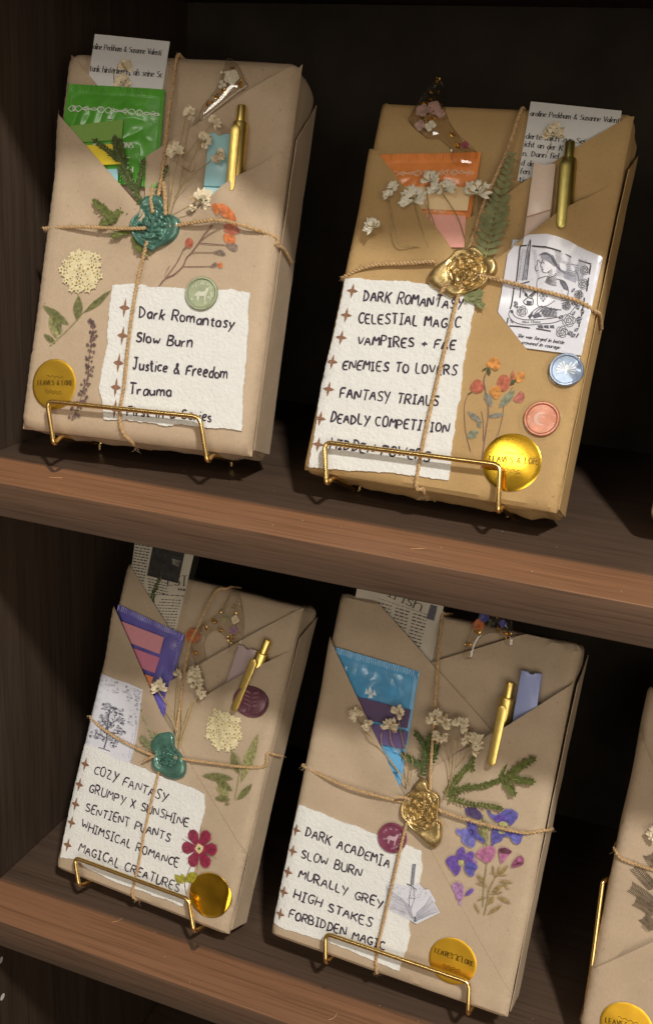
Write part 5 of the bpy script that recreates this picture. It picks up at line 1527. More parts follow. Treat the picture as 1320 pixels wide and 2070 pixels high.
T = Thing(F, 'pressed_flower', 'single pressed bloom lying on the long printed bookmark', 'pressed flower', (*F.uv(R3(895, 330), .07), .07))
mb = MB(); u, v = F.uv(R3(918, 250), .1); bloom(mb, (u, v, .08), .52, 1.6, BLOOM, 6); T.part('blossom', mb)
mb = MB(); mb.tube([(*F.uv(R3(*p), .1), .1) for p in ((915, 262), (905, 300), (890, 340))], .018, STALK, 4); T.part('stalk', mb)
OR = mat('orange_sachet_foil', (.74, .25, .065), .34, var=.12, vscale=1.0, bump=.25, bscale=1.5, coat=.3)
T = Thing(F, 'tea_sachet', 'burnt orange tea sachet with pale scrollwork', 'tea sachet', (*F.uv(R3(450, 640), .2), .2), 'tea sachets tucked in the pockets')
mb, zf = sachet(F, T, RC(R3, (212, 345), (624, 335), (560, 720), (180, 720)), .29, OR, 5, .12, cuts=[(la, lb, F.uv(R3(600, 450), .4), .8)])
PEACH = mat('peach_print', (.72, .46, .30), .5, var=.05)
scroll(mb, F, zf, .22, PEACH, .035, .05, .08, .97)
text(mb, F, 'FINE TEA', R3(350, 432), R3(560, 426), 7, .05, .47, PEACH, ref=0, serif=True, jit=0, offuv=.3)
text(mb, F, 'SONS', R3(397, 584), R3(484, 584), 9, .05, .47, PEACH, ref=0, serif=True, jit=0, offuv=.3)
T.part('sachet_foil', mb)
flags(F, 'cream and pink page flags before the orange sachet', [(RC(R3, (250, 472), (585, 478), (568, 572), (300, 560)), (.80, .60, .34), 'cream_flag'), (RC(R3, (330, 582), (562, 592), (556, 720), (350, 720)), (.78, .38, .31), 'rose_pink_flag')], .50, R3(470, 660), [(la, lb, F.uv(R3(600, 450), .4), .75)])
highlighter(F, 'blush pink highlighter beside the shade-coloured pen', RC(R3, (836, 375), (926, 381), (893, 690), (787, 742)), .60, .16, (.70, .55, .45), 'blush_plastic', (.62, .48, .40))
pen(F, R3(984, 292), R3(957, 590), .62, 'gold pen coloured darker for shade beside the blush highlighter', PENSHADED, PEN0)
T = Thing(F, 'fern_leaf', 'pressed grey green fern leaf rising from the gold seal', 'fern', (*F.uv(R3(645, 735), .45), .45))
mb = MB(); fern(mb, F, F.uvs(RC(R3, (640, 760), (668, 650), (690, 560), (722, 450), (752, 345)), .5), .44, 1.28, FERNM, 17, lift=.25, wd=.34, prof=lambda t: (1.0 - .78 * t) * min(1, .55 + 2 * t)); T.part('frond', mb)
ever(F, 'few pale green fern tips below the gold seal', [(RC(RB, (640, 900), (760, 930), (850, 900)), 1.4), (RC(RB, (700, 900), (800, 960), (890, 1060)), 1.0)], RB(650, 900), .46, .36, .17, FERNM, 'fern tips below the seals', 'fern_tip')
sprig_of_blooms(F, 'white baby\'s-breath with wiry stems in front of the orange sachet', [
    (R3(427, 437), 17, 80), (R3(350, 512), 24, 100), (R3(440, 482), 15, 100), (R3(487, 475), 17, 85), (R3(613, 480), 24, 90), (R3(180, 630), 16, 135), (R3(272, 472), 10, 70), (R3(248, 505), 10, 130)],
    [RC(R3, (500, 790), (425, 735), (385, 640), (355, 530)), RC(R3, (425, 735), (415, 560), (405, 470)), RC(R3, (425, 735), (360, 720), (295, 710), (272, 635), (255, 520)), RC(R3, (570, 720), (530, 600), (465, 500)), RC(R3, (590, 720), (605, 600), (612, 500)), RC(R3, (430, 730), (440, 640), (410, 560))],
    R3(500, 790), BLOOM2, .5, lift=.4)
stand(F, 0, 'brass wire stand under the golden parcel on the upper shelf', R4(112, 708), R4(822, 800), R4(120, 884), R4(812, 996))
# ================================================================== parcel 3: lower shelf, left
F = FACES[3]; w2, h = F.w / 2, F.h
T = parcel(3, 'kraft parcel with small green wax seal, standing left on lower shelf')
a, b = U(R5, .1, (318, 172), (560, 560))
flap(T, F, 3, [a, b, (-.5, 9), (-w2, 9), (-w2, h - .1)], .09, [('edge', a, b, .09, 2.2)])
a, b, c = U(R5, .2, (1110, 382), (880, 520), (520, 720))
flap(T, F, 3, [c, a, (w2, h - .2), (w2, 9), (-2, 9)], .14, [('edge', b, c, .3, 3.0)])
ra, rb, rc = U(R5, .6, (1110, 545), (910, 660), (470, 895))
pc = F.uv(R5(890, 700), .6); hc = F.uv(R5(800, 735), .6)
FR = flap(T, F, 3, [ra, rb, rc, (-1, 6), (-1, .05), (w2, .05), (w2, ra[1] + .3)], .17,
     [('edge', rb, F.uv(R5(690, 770), .6), .36, 2.4), ('bump', pc[0] - .3, pc[1] - 1.1, .76, 1.05, 2.6, -.35), ('bump', hc[0] - .2, hc[1] - .8, .34, 1.2, 1.6, 0)])
la, lb, lc = U(R5, .45, (272, 395), (478, 865), (545, 1000))
ld, le, lf = U(R6, .3, (640, 100), (880, 490), (985, 650))
FL = flap(T, F, 3, [la, lb, lc, ld, le, lf, (w2, lf[1] - .6), (w2, .05), (-w2, .05), (-w2, la[1] + .2)], .30, [('edge', la, lb, .48, 3.0)])
side_fold(T, F, 3, ra[1] + .2, h - .6)
F.layers = (FR[:2] + (.24,), FL[:2] + (.24,))
# tree print
mb = MB()
zf = mb.sheet(F, F.uvs(RC(RT, (235, 90), (420, 165), (560, 200), (712, 262), (655, 560), (595, 860), (545, 1050), (30, 1010), (130, 520), (195, 320)), .32), .295, .03, PHOTO, res=.5)
rnd = random.Random(31)
def tflat(pts, m, d=.014): mb.flat(F, F.uvs(RC(RT, *pts), .32), d, m, zf=zf)
def blot(x, y, r, m, d=.013): tflat([(x + r * rnd.uniform(.6, 1.2) * math.cos(k), y + r * rnd.uniform(.5, 1.0) * math.sin(k)) for k in (0, .9, 1.8, 2.7, 3.6, 4.5, 5.4)], m, d)
FAINT = mat('faint_print_ink', (.46, .45, .50), .5, var=.2)
for i in range(150):                                             # faint leaf blots along the upper and right rim
    t = rnd.random()
    if t < .6: x, y = rnd.uniform(230, 690), 0; y = 120 + (x - 230) * .34 + rnd.random() ** 1.7 * 130
    else: y = rnd.uniform(250, 620); x = 690 - (y - 262) * .19 - rnd.random() ** 1.6 * 130
    blot(x, y, rnd.uniform(4, 17), FAINT if rnd.random() < .7 else PALEINK)
for cx, cy_, rx, ry, n in ((330, 440, 60, 40, 46), (400, 480, 90, 60, 60), (290, 560, 60, 60, 40), (380, 600, 110, 70, 60), (470, 560, 40, 50, 24), (440, 690, 80, 50, 40), (250, 700, 80, 50, 50), (330, 760, 60, 30, 20), (400, 800, 50, 45, 30), (220, 730, 55, 20, 26)):
    for i in range(n):
        a0 = rnd.uniform(0, 6.3); q = rnd.random() ** .6
        blot(cx + rx * q * math.cos(a0), cy_ + ry * q * math.sin(a0), rnd.uniform(5, 16), rnd.choice((GREYINK, GREYINK, PALEINK, PALEINK, FAINT)), .014 + .004 * rnd.random())
def tink(pts, wd, m=GREYINK):
    P = [p[:2] for p in catmull([(*p, 0) for p in F.uvs(RC(RT, *pts), .32)], 5)]; mb.ribbon(F, P, wd, .02, m, zf=zf, step=.08)
tink([(300, 850), (325, 760), (335, 650), (345, 540), (360, 460)], .11); tink([(335, 660), (380, 600), (440, 560)], .06); tink([(335, 640), (290, 570), (270, 520)], .06); tink([(320, 740), (270, 710), (220, 690)], .05); tink([(325, 740), (400, 700), (460, 700)], .05)
tink([(245, 835), (300, 850), (360, 872)], .05)
for k in range(26): tink([(640 - k * 3.0, 590 + k * 17), (625 - k * 3.0, 586 + k * 17)], .035, PALEINK)
for k in range(5): tink([(590 - k * 8, 690 + k * 50), (575 - k * 8, 740 + k * 50)], .03, PALEINK)
for k in range(30): blot(rnd.uniform(480, 560), rnd.uniform(880, 1010), rnd.uniform(2, 6), FAINT)
tink([(415, 285), (430, 297), (450, 290)], .03)
T.part('tree_print', mb, label='grey print of an old spreading tree')
seal_button(T, F, R5(898, 815), 29, mat('plum_wax', (.125, .045, .065), .28, metal=.3, coat=.35, var=.2), mat('pale_plum_wax', (.22, .10, .13), .3, metal=.3), 'branch', 'plum purple seal', off=.30)
yarrow_sticker(T, F, R5(760, 945), 38, .31, [(R6(905, 232), R6(985, 5), 22, LEAFB), (R6(893, 190), R6(862, 95), 17, LEAFA), (R6(725, 200), R6(870, 215), 14, LEAFA), (R6(785, 215), R6(866, 270), 14, LEAFA),
    (R6(790, 250), R6(850, 292), 15, LEAFB), (R6(884, 312), R6(955, 238), 13, LEAFA), (R6(783, 303), R6(856, 310), 11, LEAFA), (R6(830, 330), R6(852, 328), 6, LEAFA)],
    [[R6(875, 310), R6(890, 235), R6(900, 130), R6(850, 80)]], 6, 'pressed cream umbel with long green leaves')
card(T, F, RC(R6, (185, 55), (260, 75), (330, 125), (420, 150), (520, 195), (600, 225), (680, 255), (740, 285), (738, 360), (720, 440), (700, 540), (690, 640), (660, 720), (640, 800), (560, 770), (460, 735), (330, 690), (200, 625), (140, 585), (75, 575), (90, 480), (110, 370), (130, 270), (150, 180)),
     [('COZY FANTASY', R6(230, 190), R6(560, 322), 16), ('GRUMPY X SUNSHINE', R6(208, 276), R6(663, 437), 15), ('SENTIENT PLANTS', R6(192, 362), R6(578, 503), 15), ('WHIMSICAL ROMANCE', R6(173, 440), R6(616, 624), 15), ('MAGICAL CREATURES', R6(160, 545), R6(620, 738), 15)],
     RC(R6, (203, 145), (177, 238), (159, 328), (140, 412), (123, 515)), 15, .10, off=.34, rough=.045, srx=9, sry=12, label='rough-edged white card with five handwritten lines')
mb = MB()
line(mb, F, RC(R6, (690, 590), (665, 640), (648, 690), (655, 745)), .05, .405, PURPSTEM)
OLIVEL = mat('pressed_olive_leaf', (.30, .27, .02), .45, var=.2)
for a, b, w in (((642, 695), (600, 655), 15), ((645, 690), (632, 650), 12), ((650, 688), (705, 650), 17), ((655, 680), (690, 645), 13)): flatleaf(mb, F, R6(*a), R6(*b), w, .407, OLIVEL)
PNKD0 = mat('pressed_wine_vein_stem', (.12, .006, .03), .5)
flower5(mb, F, R6(715, 535), 38, .41, MAGENTA, YARROW, 6, .25, wd=1.0, ctr=.2)
c = F.uv(R6(715, 535), .41)
for k in range(9): mb.ribbon(F, [c, (c[0] + .36 * math.cos(k * .7), c[1] + .36 * math.sin(k * .7))], .03, .428, YARC)
mb.flat(F, [(c[0] + .09 * math.cos(k), c[1] + .09 * math.sin(k)) for k in range(6)], .432, SEPAL)
for k in range(30):
    a0 = k * .2094; mb.ribbon(F, [(c[0] + .45 * math.cos(a0), c[1] + .45 * math.sin(a0)), (c[0] + (1.0 + .2 * (k % 3)) * math.cos(a0 + .05), c[1] + (1.0 + .2 * (k % 3)) * math.sin(a0 + .05))], .022, .426, PNKD0)
T.part('pressed_flower_sticker', mb, label='pressed magenta flower with yellow green leaves')
foil_sticker(T, F, R6(766, 748), 42, 45, None, None, .37, words=False, label='plain gold foil sticker')
strings(T, F, [(RC(RT, (135, 540), (250, 620), (400, 720), (600, 830), (800, 920)), 'l', None), (RC(R6, (600, 112), (640, 122), (760, 140), (900, 158), (1000, 160), (1105, 132)), None, 'r'),
               (RC(R5, (770, 245), (715, 310), (640, 470), (590, 600), (540, 950)), 't', None), (RC(R6, (540, 150), (525, 200), (470, 430), (440, 590), (405, 735), (405, 775)), None, 'b')],
        31, .40, .058, loose=(RC(RT, (800, 920), (740, 940), (690, 970)),), fray=.5)
F.layers = ()
mb = MB(); wax(mb, F, U(RT, .6, (870, 672), (970, 672), (990, 760), (975, 830), (1035, 890), (1085, 960), (1102, 1040), (1080, 1130), (1000, 1162), (900, 1142), (860, 1095), (790, 1070), (752, 1000), (780, 930), (790, 890), (758, 860), (742, 800), (785, 720)),
     F.uv(RT(920, 930), .6), .80, TEAL, .42, 3, .30, 'tree')
T.part('wax_seal', mb, label='small green wax seal')

T = page(F, 'newspaper bookmark with a dark photograph, behind the purple sachet', RC(R5, (352, 62), (622, 128), (530, 520), (300, 440)), .04, NEWS,
     [('EST', R5(500, 280), R5(588, 284), 18, .08)], RC(R5, (330, 60), (650, 135), (550, 540), (270, 440)),
     pics=[(RC(R5, (432, 95), (578, 132), (548, 272), (404, 235)), mat('halftone_black', (.035, .033, .032), .6, var=.5, vscale=2.5)), (RC(R5, (522, 158), (562, 168), (552, 196), (520, 182)), NEWS)],
     bars=[(R5(352 - k * 2, 92 + k * 13), R5(420 - k * 2.4, 104 + k * 13), .08) for k in range(15)] + [(R5(410, 250 + k * 13), R5(500, 272 + k * 13), .07) for k in range(5)] + [(R5(385, 318), R5(575, 330), .06), (R5(548, 298), R5(580, 302), .16)]
     + [(R5(470 - k * 9, 345 + k * 13), R5(560 - k * 3, 350 + k * 13), .06) for k in range(12)])
SPR = Thing(F, 'pressed_flower', 'pressed green twig lying on the newspaper bookmark', 'pressed flower', (*F.uv(R5(430, 390), .08), .08))
mb = MB(); needle_branch(mb, F, F.uvs(RC(R5, (435, 400), (430, 330), (455, 270), (490, 200)), .1), .08, .3, .12, EVERD, gap=.16, seed=2, lift=0); SPR.part('twig', mb)
PUR = mat('violet_sachet_foil', (.12, .10, .38), .34, var=.15, vscale=1.0, bump=.25, bscale=1.5, coat=.3)
T = Thing(F, 'tea_sachet', 'violet blue tea sachet standing askew in its pocket', 'tea sachet', (*F.uv(R5(420, 700), .2), .2), 'tea sachets tucked in the pockets')
mb, zf = sachet(F, T, RC(R5, (272, 368), (577, 510), (478, 900), (170, 820)), .29, PUR, 8, .12, cuts=[(la, lb, F.uv(R5(700, 500), .4), .8)])
WHITEV = mat('pale_violet_print', (.40, .38, .62), .5, var=.05)
for k in range(9):
    a0 = k * .7; p = F.uv(R5(535, 555), .35); mb.ribbon(F, [p, (p[0] + .36 * math.cos(a0), p[1] + .36 * math.sin(a0))], .04, .47, WHITEV, ref=0)
T.part('sachet_foil', mb)
flags(F, 'pink, magenta and orange page flags before the violet sachet', [(RC(R5, (262, 436), (482, 520), (462, 597), (262, 520)), (.60, .26, .30), 'hot_pink_flag'), (RC(R5, (280, 545), (462, 614), (440, 684), (290, 630)), (.56, .19, .29), 'magenta_flag'),
    (RC(R5, (330, 668), (434, 702), (412, 775), (340, 740)), (.70, .26, .12), 'orange_flag')], .51, R5(400, 700), [(la, lb, F.uv(R5(700, 500), .4), .75)])
resin_charm(F, 'eared resin arch with an orange bloom, left of the mauve highlighter', RC(RI, (880, 130), (960, 140), (1010, 200), (1060, 430), (1090, 700), (1060, 1000), (1000, 1250), (800, 1250), (830, 1090), (790, 980), (700, 880), (600, 830), (480, 870), (390, 990), (360, 1100), (400, 1250), (420, 1450), (240, 1500), (140, 1180), (60, 900), (120, 820), (250, 790), (500, 640), (680, 480), (780, 300)), .12, R5(640, 650),
    [(RI(580, 670), 6, 12, FLAKE), (RI(450, 780), 6, 9, FLAKE), (RI(320, 800), 6, 9, FLAKE), (RI(680, 820), 5, 8, FLAKE), (RI(860, 950), 8, 18, FLAKE), (RI(920, 1040), 5, 7, FLAKE), (RI(250, 1230), 5, 8, FLAKE), (RI(920, 400), 4, 5, FLAKE), (RI(700, 515), 3, 3, FLAKE), (RI(960, 520), 3, 3, FLAKE)],
    [(RI(200, 930), 15, 6, ORANGE), (RI(930, 830), 8, 4, LILAC), (RI(960, 640), 9, 4, BLOOM), (RI(780, 620), 9, 3, LEAFB)], th=.34)
highlighter(F, 'mauve highlighter beside a gold pen above the plum seal', RC(R5, (824, 552), (906, 580), (853, 750), (748, 788)), .95, .16, (.42, .32, .32), 'mauve_plastic')
pen(F, R5(962, 530), R5(872, 740), .62, 'gold click pen clipped just above the plum seal', None, PEN0)
ever(F, 'thin rosemary-like sprig over the edge of the tree print', [(RC(RT, (840, 760), (780, 690), (700, 490), (640, 330), (600, 210)), 1.0), (RC(RT, (790, 690), (820, 610), (800, 550)), .8), (RC(RT, (830, 720), (850, 660), (870, 620)), .8), (RC(RT, (800, 830), (730, 800), (680, 740)), 1)], RT(840, 760), .45, .40, .12, FERNM)
sprig_of_blooms(F, 'baby\'s-breath with one bloom over the violet sachet, above the small green seal', [
    (R5(552, 685), 9, 80), (R5(460, 742), 15, 110), (R5(630, 675), 13, 90), (R5(635, 715), 16, 70), (R5(660, 772), 11, 40), (R5(640, 745), 12, 60)],
    [RC(RT, (1035, 850), (1060, 700), (1120, 560), (1180, 400)), RC(RT, (1035, 850), (1020, 700), (1000, 560), (930, 410)), RC(RT, (1035, 850), (1070, 700), (1090, 520), (1085, 360)), RC(RT, (1060, 760), (1140, 560), (1230, 350)), RC(RT, (930, 420), (880, 330), (850, 270)), RC(RT, (1000, 560), (1030, 250), (1035, 140))],
    RT(1035, 850), BLOOM, .45, mat('golden_stalk', (.38, .26, .09), .7, var=.2), .032, lift=.35)
stand(F, -SH, 'brass wire stand under the small green sealed parcel on the lower shelf', R6(140, 576), R6(664, 768), R6(165, 690), R6(694, 892))

# ================================================================== parcel 4: lower shelf, right
F = FACES[4]; w2, h = F.w / 2, F.h
T = parcel(4, 'kraft parcel with bright gold wax seal and violet pressed flowers on lower shelf')
a, b, c = U(R7, .2, (1190, 150), (880, 250), (560, 345))
flap(T, F, 4, [c, a, (w2, h - .2), (w2, 8.5), (-3, 8.5)], .10, [('edge', a, c, .22, 2.0)])
a, b, c = U(R7, .3, (285, 8), (580, 340), (850, 645))
flap(T, F, 4, [a, b, c, (1, 8.0), (-w2, 8.0), (-w2, h - .1)], .16, [('edge', a, b, .25, 2.2), ('edge', b, c, .14, 1.5)])
ra, rb, rc, rd = U(R7, .6, (1170, 440), (920, 602), (835, 645), (585, 788))
pc = F.uv(R7(885, 620), .6); hc = F.uv(R7(975, 575), .6)
FR = flap(T, F, 4, [ra, rb, rc, rd, (-1, 6), (-1, .05), (w2, .05), (w2, ra[1] + .3)], .24,
     [('edge', F.uv(R7(1080, 500), .6), rc, .34, 2.4), ('bump', pc[0] - .2, pc[1] - 1.1, .76, 1.05, 2.6, -.2), ('bump', hc[0] + .3, hc[1] - .5, .48, 1.3, 1.6, 0)])
la, lb, lc = U(R7, .45, (152, 245), (300, 560), (448, 872))
ld, le, lf = U(R8, .33, (740, 240), (960, 650), (1108, 905))
FL = flap(T, F, 4, [la, lb, lc, ld, le, lf, (w2, .4), (w2, .05), (-w2, .05), (-w2, la[1] + .2)], .37, [('edge', la, lc, .37, 2.6)])
side_fold(T, F, 4, ra[1] + .2, h - .6)
F.layers = (FR[:2] + (.30,), FL[:2] + (.30,))
# pressed flowers
PNK = mat('pressed_rose_petal', (.26, .055, .14), .5, var=.4, vscale=4)
PNKL = mat('pressed_pale_rose_petal', (.40, .135, .27), .5, var=.35, vscale=4)
PNKD = mat('pressed_maroon_petal', (.115, .035, .06), .5, var=.35, vscale=4)
BRL = mat('pressed_brown_green_leaf', (.27, .185, .065), .55, var=.35, vscale=3)
SKYV = mat('pressed_cornflower_petal', (.15, .15, .48), .5, var=.4, vscale=4)
VIOD = mat('pressed_dark_violet_petal', (.055, .035, .14), .5, var=.5, vscale=4)
YELC = mat('pressed_yellow_green', (.40, .38, .16), .5, var=.2)
mb = MB()
for q, wd in (([(650, 1760), (700, 1560), (720, 1400), (800, 1230), (850, 1150)], .07), ([(720, 1420), (690, 1330), (640, 1270)], .03)): line(mb, F, RC(RF, *q), wd, .40, BRL)
line(mb, F, RC(RF, (630, 1640), (650, 1300), (690, 980)), .05, .402, GREENSTALK)
for a, b, w in (((500, 1575), (585, 1750), 34), ((700, 1750), (920, 1605), 52), ((840, 1480), (1050, 1592), 62), ((790, 1480), (715, 1600), 66), ((720, 1440), (935, 1420), 34), ((770, 1410), (940, 1305), 58), ((860, 1250), (1080, 1282), 42), ((930, 1280), (1025, 1388), 34), ((700, 1340), (520, 1275), 34), ((665, 1280), (535, 1162), 60), ((815, 1200), (770, 1015), 36), ((850, 1150), (882, 1030), 34), ((850, 1190), (1005, 1025), 54), ((870, 1170), (1005, 1165), 20), ((800, 1145), (725, 1128), 16), ((700, 1490), (535, 1545), 28)):
    flatleaf(mb, F, RF(*a), RF(*b), w / 7.333, .404, BRL)
flatleaf(mb, F, RF(640, 260), RF(700, 740), 12, .406, LEAFB); flatleaf(mb, F, RF(560, 420), RF(660, 740), 7, .407, LEAFA)
for pts, m in (([(370, 180), (430, 160), (520, 170), (600, 250), (622, 325), (540, 330), (440, 290), (390, 270)], VIOD), ([(240, 490), (270, 480), (310, 510), (340, 480), (400, 490), (430, 580), (510, 640), (500, 720), (450, 752), (370, 710), (310, 650), (320, 590), (270, 570), (245, 540)], SKYV),
               ([(380, 355), (470, 370), (540, 440), (555, 560), (640, 620), (640, 690), (560, 640), (450, 600), (410, 520), (410, 420)], BLUEV), ([(420, 500), (470, 480), (500, 560), (450, 580)], VIOD), ([(700, 180), (800, 290), (900, 250), (960, 190), (1080, 205), (1148, 285), (1050, 418), (1010, 415), (960, 360), (860, 380), (800, 350), (740, 290)], BLUEV),
               ([(800, 330), (870, 270), (960, 290), (940, 350), (860, 375)], VIOLET), ([(860, 400), (920, 365), (980, 390), (1000, 440), (900, 450)], YELC), ([(780, 490), (900, 500), (1000, 540), (1100, 545), (1240, 560), (1190, 600), (1170, 690), (1120, 712), (1060, 670), (1020, 600), (930, 600), (920, 660), (850, 680), (800, 710), (780, 765), (770, 640)], BLUEV),
               ([(1040, 570), (1170, 580), (1165, 680), (1120, 705), (1060, 660)], SKYV), ([(860, 500), (960, 530), (930, 560), (860, 540)], YELC),
               ([(240, 810), (330, 740), (370, 820), (350, 920), (300, 945), (250, 890)], VIOLET), ([(78, 960), (140, 890), (250, 880), (290, 930), (265, 1000), (310, 1060), (230, 1185), (180, 1110), (130, 1050)], VIOLET), ([(370, 870), (420, 820), (490, 830), (500, 890), (470, 970), (400, 1000), (350, 960)], VIOLET), ([(360, 1010), (440, 970), (520, 1000), (553, 1060), (500, 1110), (492, 1178), (440, 1180), (370, 1120)], BLUEV), ([(400, 1000), (500, 1005), (530, 1050), (430, 1060)], VIOLET),
               ([(255, 970), (290, 930), (345, 960), (335, 1020), (280, 1025)], YELC), ([(470, 900), (540, 930), (540, 1010), (480, 980)], LILAC),
               ([(160, 1330), (230, 1280), (310, 1290), (340, 1370), (350, 1450), (320, 1525), (250, 1535), (210, 1440), (190, 1380)], LILAC), ([(360, 1465), (420, 1380), (480, 1362), (492, 1410), (420, 1470)], VIOLET), ([(260, 1400), (320, 1380), (310, 1470), (265, 1480)], PNKL), ([(250, 1530), (300, 1520), (310, 1620), (290, 1620)], LILAC),
               ([(530, 880), (560, 810), (640, 770), (740, 738), (805, 770), (800, 860), (760, 950), (680, 985), (620, 940)], PNKL), ([(570, 820), (650, 790), (680, 870), (670, 970), (600, 900)], PNK), ([(865, 780), (920, 758), (1000, 780), (1060, 822), (1000, 880), (950, 950), (905, 1000), (880, 900)], PNKL), ([(870, 785), (920, 760), (1000, 780), (1055, 822), (1000, 860), (920, 840), (880, 850)], PNKD),
               ([(1045, 1055), (1080, 970), (1170, 868), (1232, 920), (1230, 1005), (1150, 1040)], PNK), ([(1130, 960), (1170, 890), (1200, 930), (1180, 970)], PNKL), ([(1070, 1030), (1120, 990), (1225, 975), (1220, 1000), (1140, 1010)], PNKD)):
    trace(mb, F, RF, pts, .41 + .004 * (len(mb.v) % 6), m)
T.part('pressed_flower_sticker', mb, label='pressed violet and blue blossoms over a leafy stem')
foil_sticker(T, F, R8(842, 728), 48, 47, R8(765, 690), R8(930, 752), .36, m=FOILM)
card(T, F, RC(R8, (180, 60), (260, 85), (340, 120), (440, 155), (530, 190), (640, 225), (705, 250), (708, 330), (700, 400), (680, 480), (655, 570), (660, 620), (640, 690), (610, 770), (540, 740), (450, 705), (330, 655), (200, 615), (120, 590), (68, 565), (75, 520), (85, 480), (105, 380), (130, 260), (150, 160)),
     [('DARK ACADEMIA', R8(208, 190), R8(568, 328), 18), ('SLOW BURN', R8(190, 282), R8(446, 368), 17), ('MURALLY GREY', R8(180, 368), R8(538, 503), 17), ('HIGH STAKES', R8(160, 455), R8(490, 585), 17), ('FORBIDDEN MAGIC', R8(138, 540), R8(550, 680), 17)],
     RC(R8, (177, 160), (163, 250), (143, 340), (125, 425), (110, 520)), 17, .105, off=.38, rough=.05, srx=10, sry=12, label='rough-edged white card with five handwritten lines')
# sword standing in an open book, cut-out print
mb = MB()
zf = mb.sheet(F, F.uvs(RC(RD, (140, 980), (200, 945), (262, 970), (330, 985), (430, 1000), (455, 1000), (470, 985), (490, 700), (535, 700), (515, 990), (560, 945), (650, 1045), (705, 1035), (795, 1190), (780, 1220), (852, 1350), (545, 1500), (450, 1445), (190, 1315), (150, 1150)), .44), .435, .025, PHOTO, res=.5)
def sink(pts, wd=.03, m=GREYINK): mb.ribbon(F, F.uvs(RC(RD, *pts), .44), wd, .02, m, zf=zf, step=.1)
def sfl(pts, m): mb.flat(F, F.uvs(RC(RD, *pts), .44), .014, m, zf=zf)
sfl([(497, 705), (530, 705), (500, 980), (468, 980)], PALEINK); sink([(497, 705), (470, 980)], .04); sink([(530, 705), (500, 985)], .03); sink([(495, 705), (535, 705), (530, 740)], .04); sink([(512, 740), (490, 960)], .025)
sink([(415, 965), (480, 990), (545, 1050)], .05); sink([(480, 990), (450, 1130), (440, 1280)], .03); sink([(500, 1000), (520, 1150), (470, 1300)], .03); sink([(440, 1150), (520, 1160)], .03)
for k in range(9): sink([(200 + k * 4, 1060 + k * 28), (330 + k * 15, 1150 + k * 28), (470 + k * 5, 1270 + k * 22)], .02, PALEINK if k % 2 else GREYINK)
for k in range(10): sink([(540, 1360 + k * 11), (650 + k * 8, 1260 + k * 12), (735 + k * 10, 1130 + k * 23)], .022, PALEINK if k % 3 else GREYINK)
for k in range(5): sink([(150 + k * 10, 1000 + k * 8), (165 + k * 10, 1160 + k * 8)], .02, PALEINK)
rnd = random.Random(77)
for k in range(70):
    x, y = rnd.uniform(250, 680), rnd.uniform(1010, 1180); a0 = rnd.uniform(0, 3); sink([(x, y), (x + 18 * math.cos(a0), y + 18 * math.sin(a0))], .018, PALEINK)
for pl in ([(200, 1230), (500, 1400), (520, 1450), (190, 1300)], [(560, 1420), (800, 1280), (840, 1340), (560, 1450)], [(560, 1330), (770, 1180), (780, 1210), (560, 1350)]): sfl(pl, FAINT)
sfl([(500, 1410), (530, 1395), (545, 1470), (505, 1470)], GREYINK)
T.part('cutout_print', mb, label='cut-out print of a sword standing in an open book')
seal_button(T, F, R8(583, 198), 29, mat('rose_wax', (.25, .065, .115), .26, metal=.3, coat=.4, var=.2), mat('pale_rose_wax', (.50, .33, .38), .35, metal=.2), 'animal', 'rosy pink seal with a pale deer', off=.43)
strings(T, F, [(RC(R7, (18, 790), (180, 858), (330, 905), (500, 950)), 'l', None), (RC(R8, (760, 70), (800, 85), (900, 120), (1050, 158), (1150, 180), (1245, 182)), None, 'r'),
               (RC(R7, (632, 60), (610, 300), (595, 530), (577, 780), (575, 920)), 't', None), (RC(R8, (660, 110), (640, 150), (600, 325), (545, 560), (515, 690), (505, 780)), None, 'b')],
        41, .56, .06, loose=(RC(RS, (450, 560), (360, 530), (265, 510)), RC(RS, (820, 850), (890, 880), (940, 950))), fray=.5)
F.layers = ()
mb = MB(); wax(mb, F, U(RS, .6, (280, 740), (290, 650), (340, 560), (380, 460), (470, 420), (520, 300), (570, 230), (640, 230), (690, 290), (712, 400), (820, 445), (885, 530), (870, 660), (850, 780), (870, 870), (905, 960), (912, 1080), (890, 1200), (810, 1285), (730, 1275), (600, 1120), (430, 985), (385, 880), (300, 830)),
     F.uv(RS(620, 720), .6), 1.18, BRONZE, .58, 4, .32)
T.part('wax_seal', mb, label='bright gold wax seal')

page(F, 'newspaper bookmark reading rish, tucked beside the upright twine', RC(R7, (270, -40), (640, 55), (578, 350), (200, 330)), .05, NEWS,
     [('Irish', R7(385, 52), R7(532, 118), 21, .07)], RC(R7, (250, -40), (660, 55), (592, 360), (200, 330)),
     pics=[(RC(R7, (575, 88), (605, 98), (590, 160), (556, 150)), GREYINK)],
     bars=[(R7(350 - 3 * k + j * 75, 80 + k * 14 + j * 24), R7(410 - 3 * k + j * 75, 98 + k * 14 + j * 24), .075) for k in range(17) for j in range(3)] + [(R7(350, 62), R7(580, 140), .03)])
SKY = mat('sky_blue_sachet_foil', (.075, .30, .55), .32, var=.15, vscale=1.0, bump=.25, bscale=1.5, coat=.35)
T = Thing(F, 'tea_sachet', 'sky blue tea sachet with a white peak emblem', 'tea sachet', (*F.uv(R7(360, 800), .2), .2), 'tea sachets tucked in the pockets')
mb, zf = sachet(F, T, RC(R7, (150, 268), (527, 378), (440, 900), (80, 820)), .34, SKY, 12, .12, cuts=[(la, lb, F.uv(R7(700, 400), .4), .8)])
WH = mat('white_emblem_print', (.62, .74, .82), .5, var=.05)
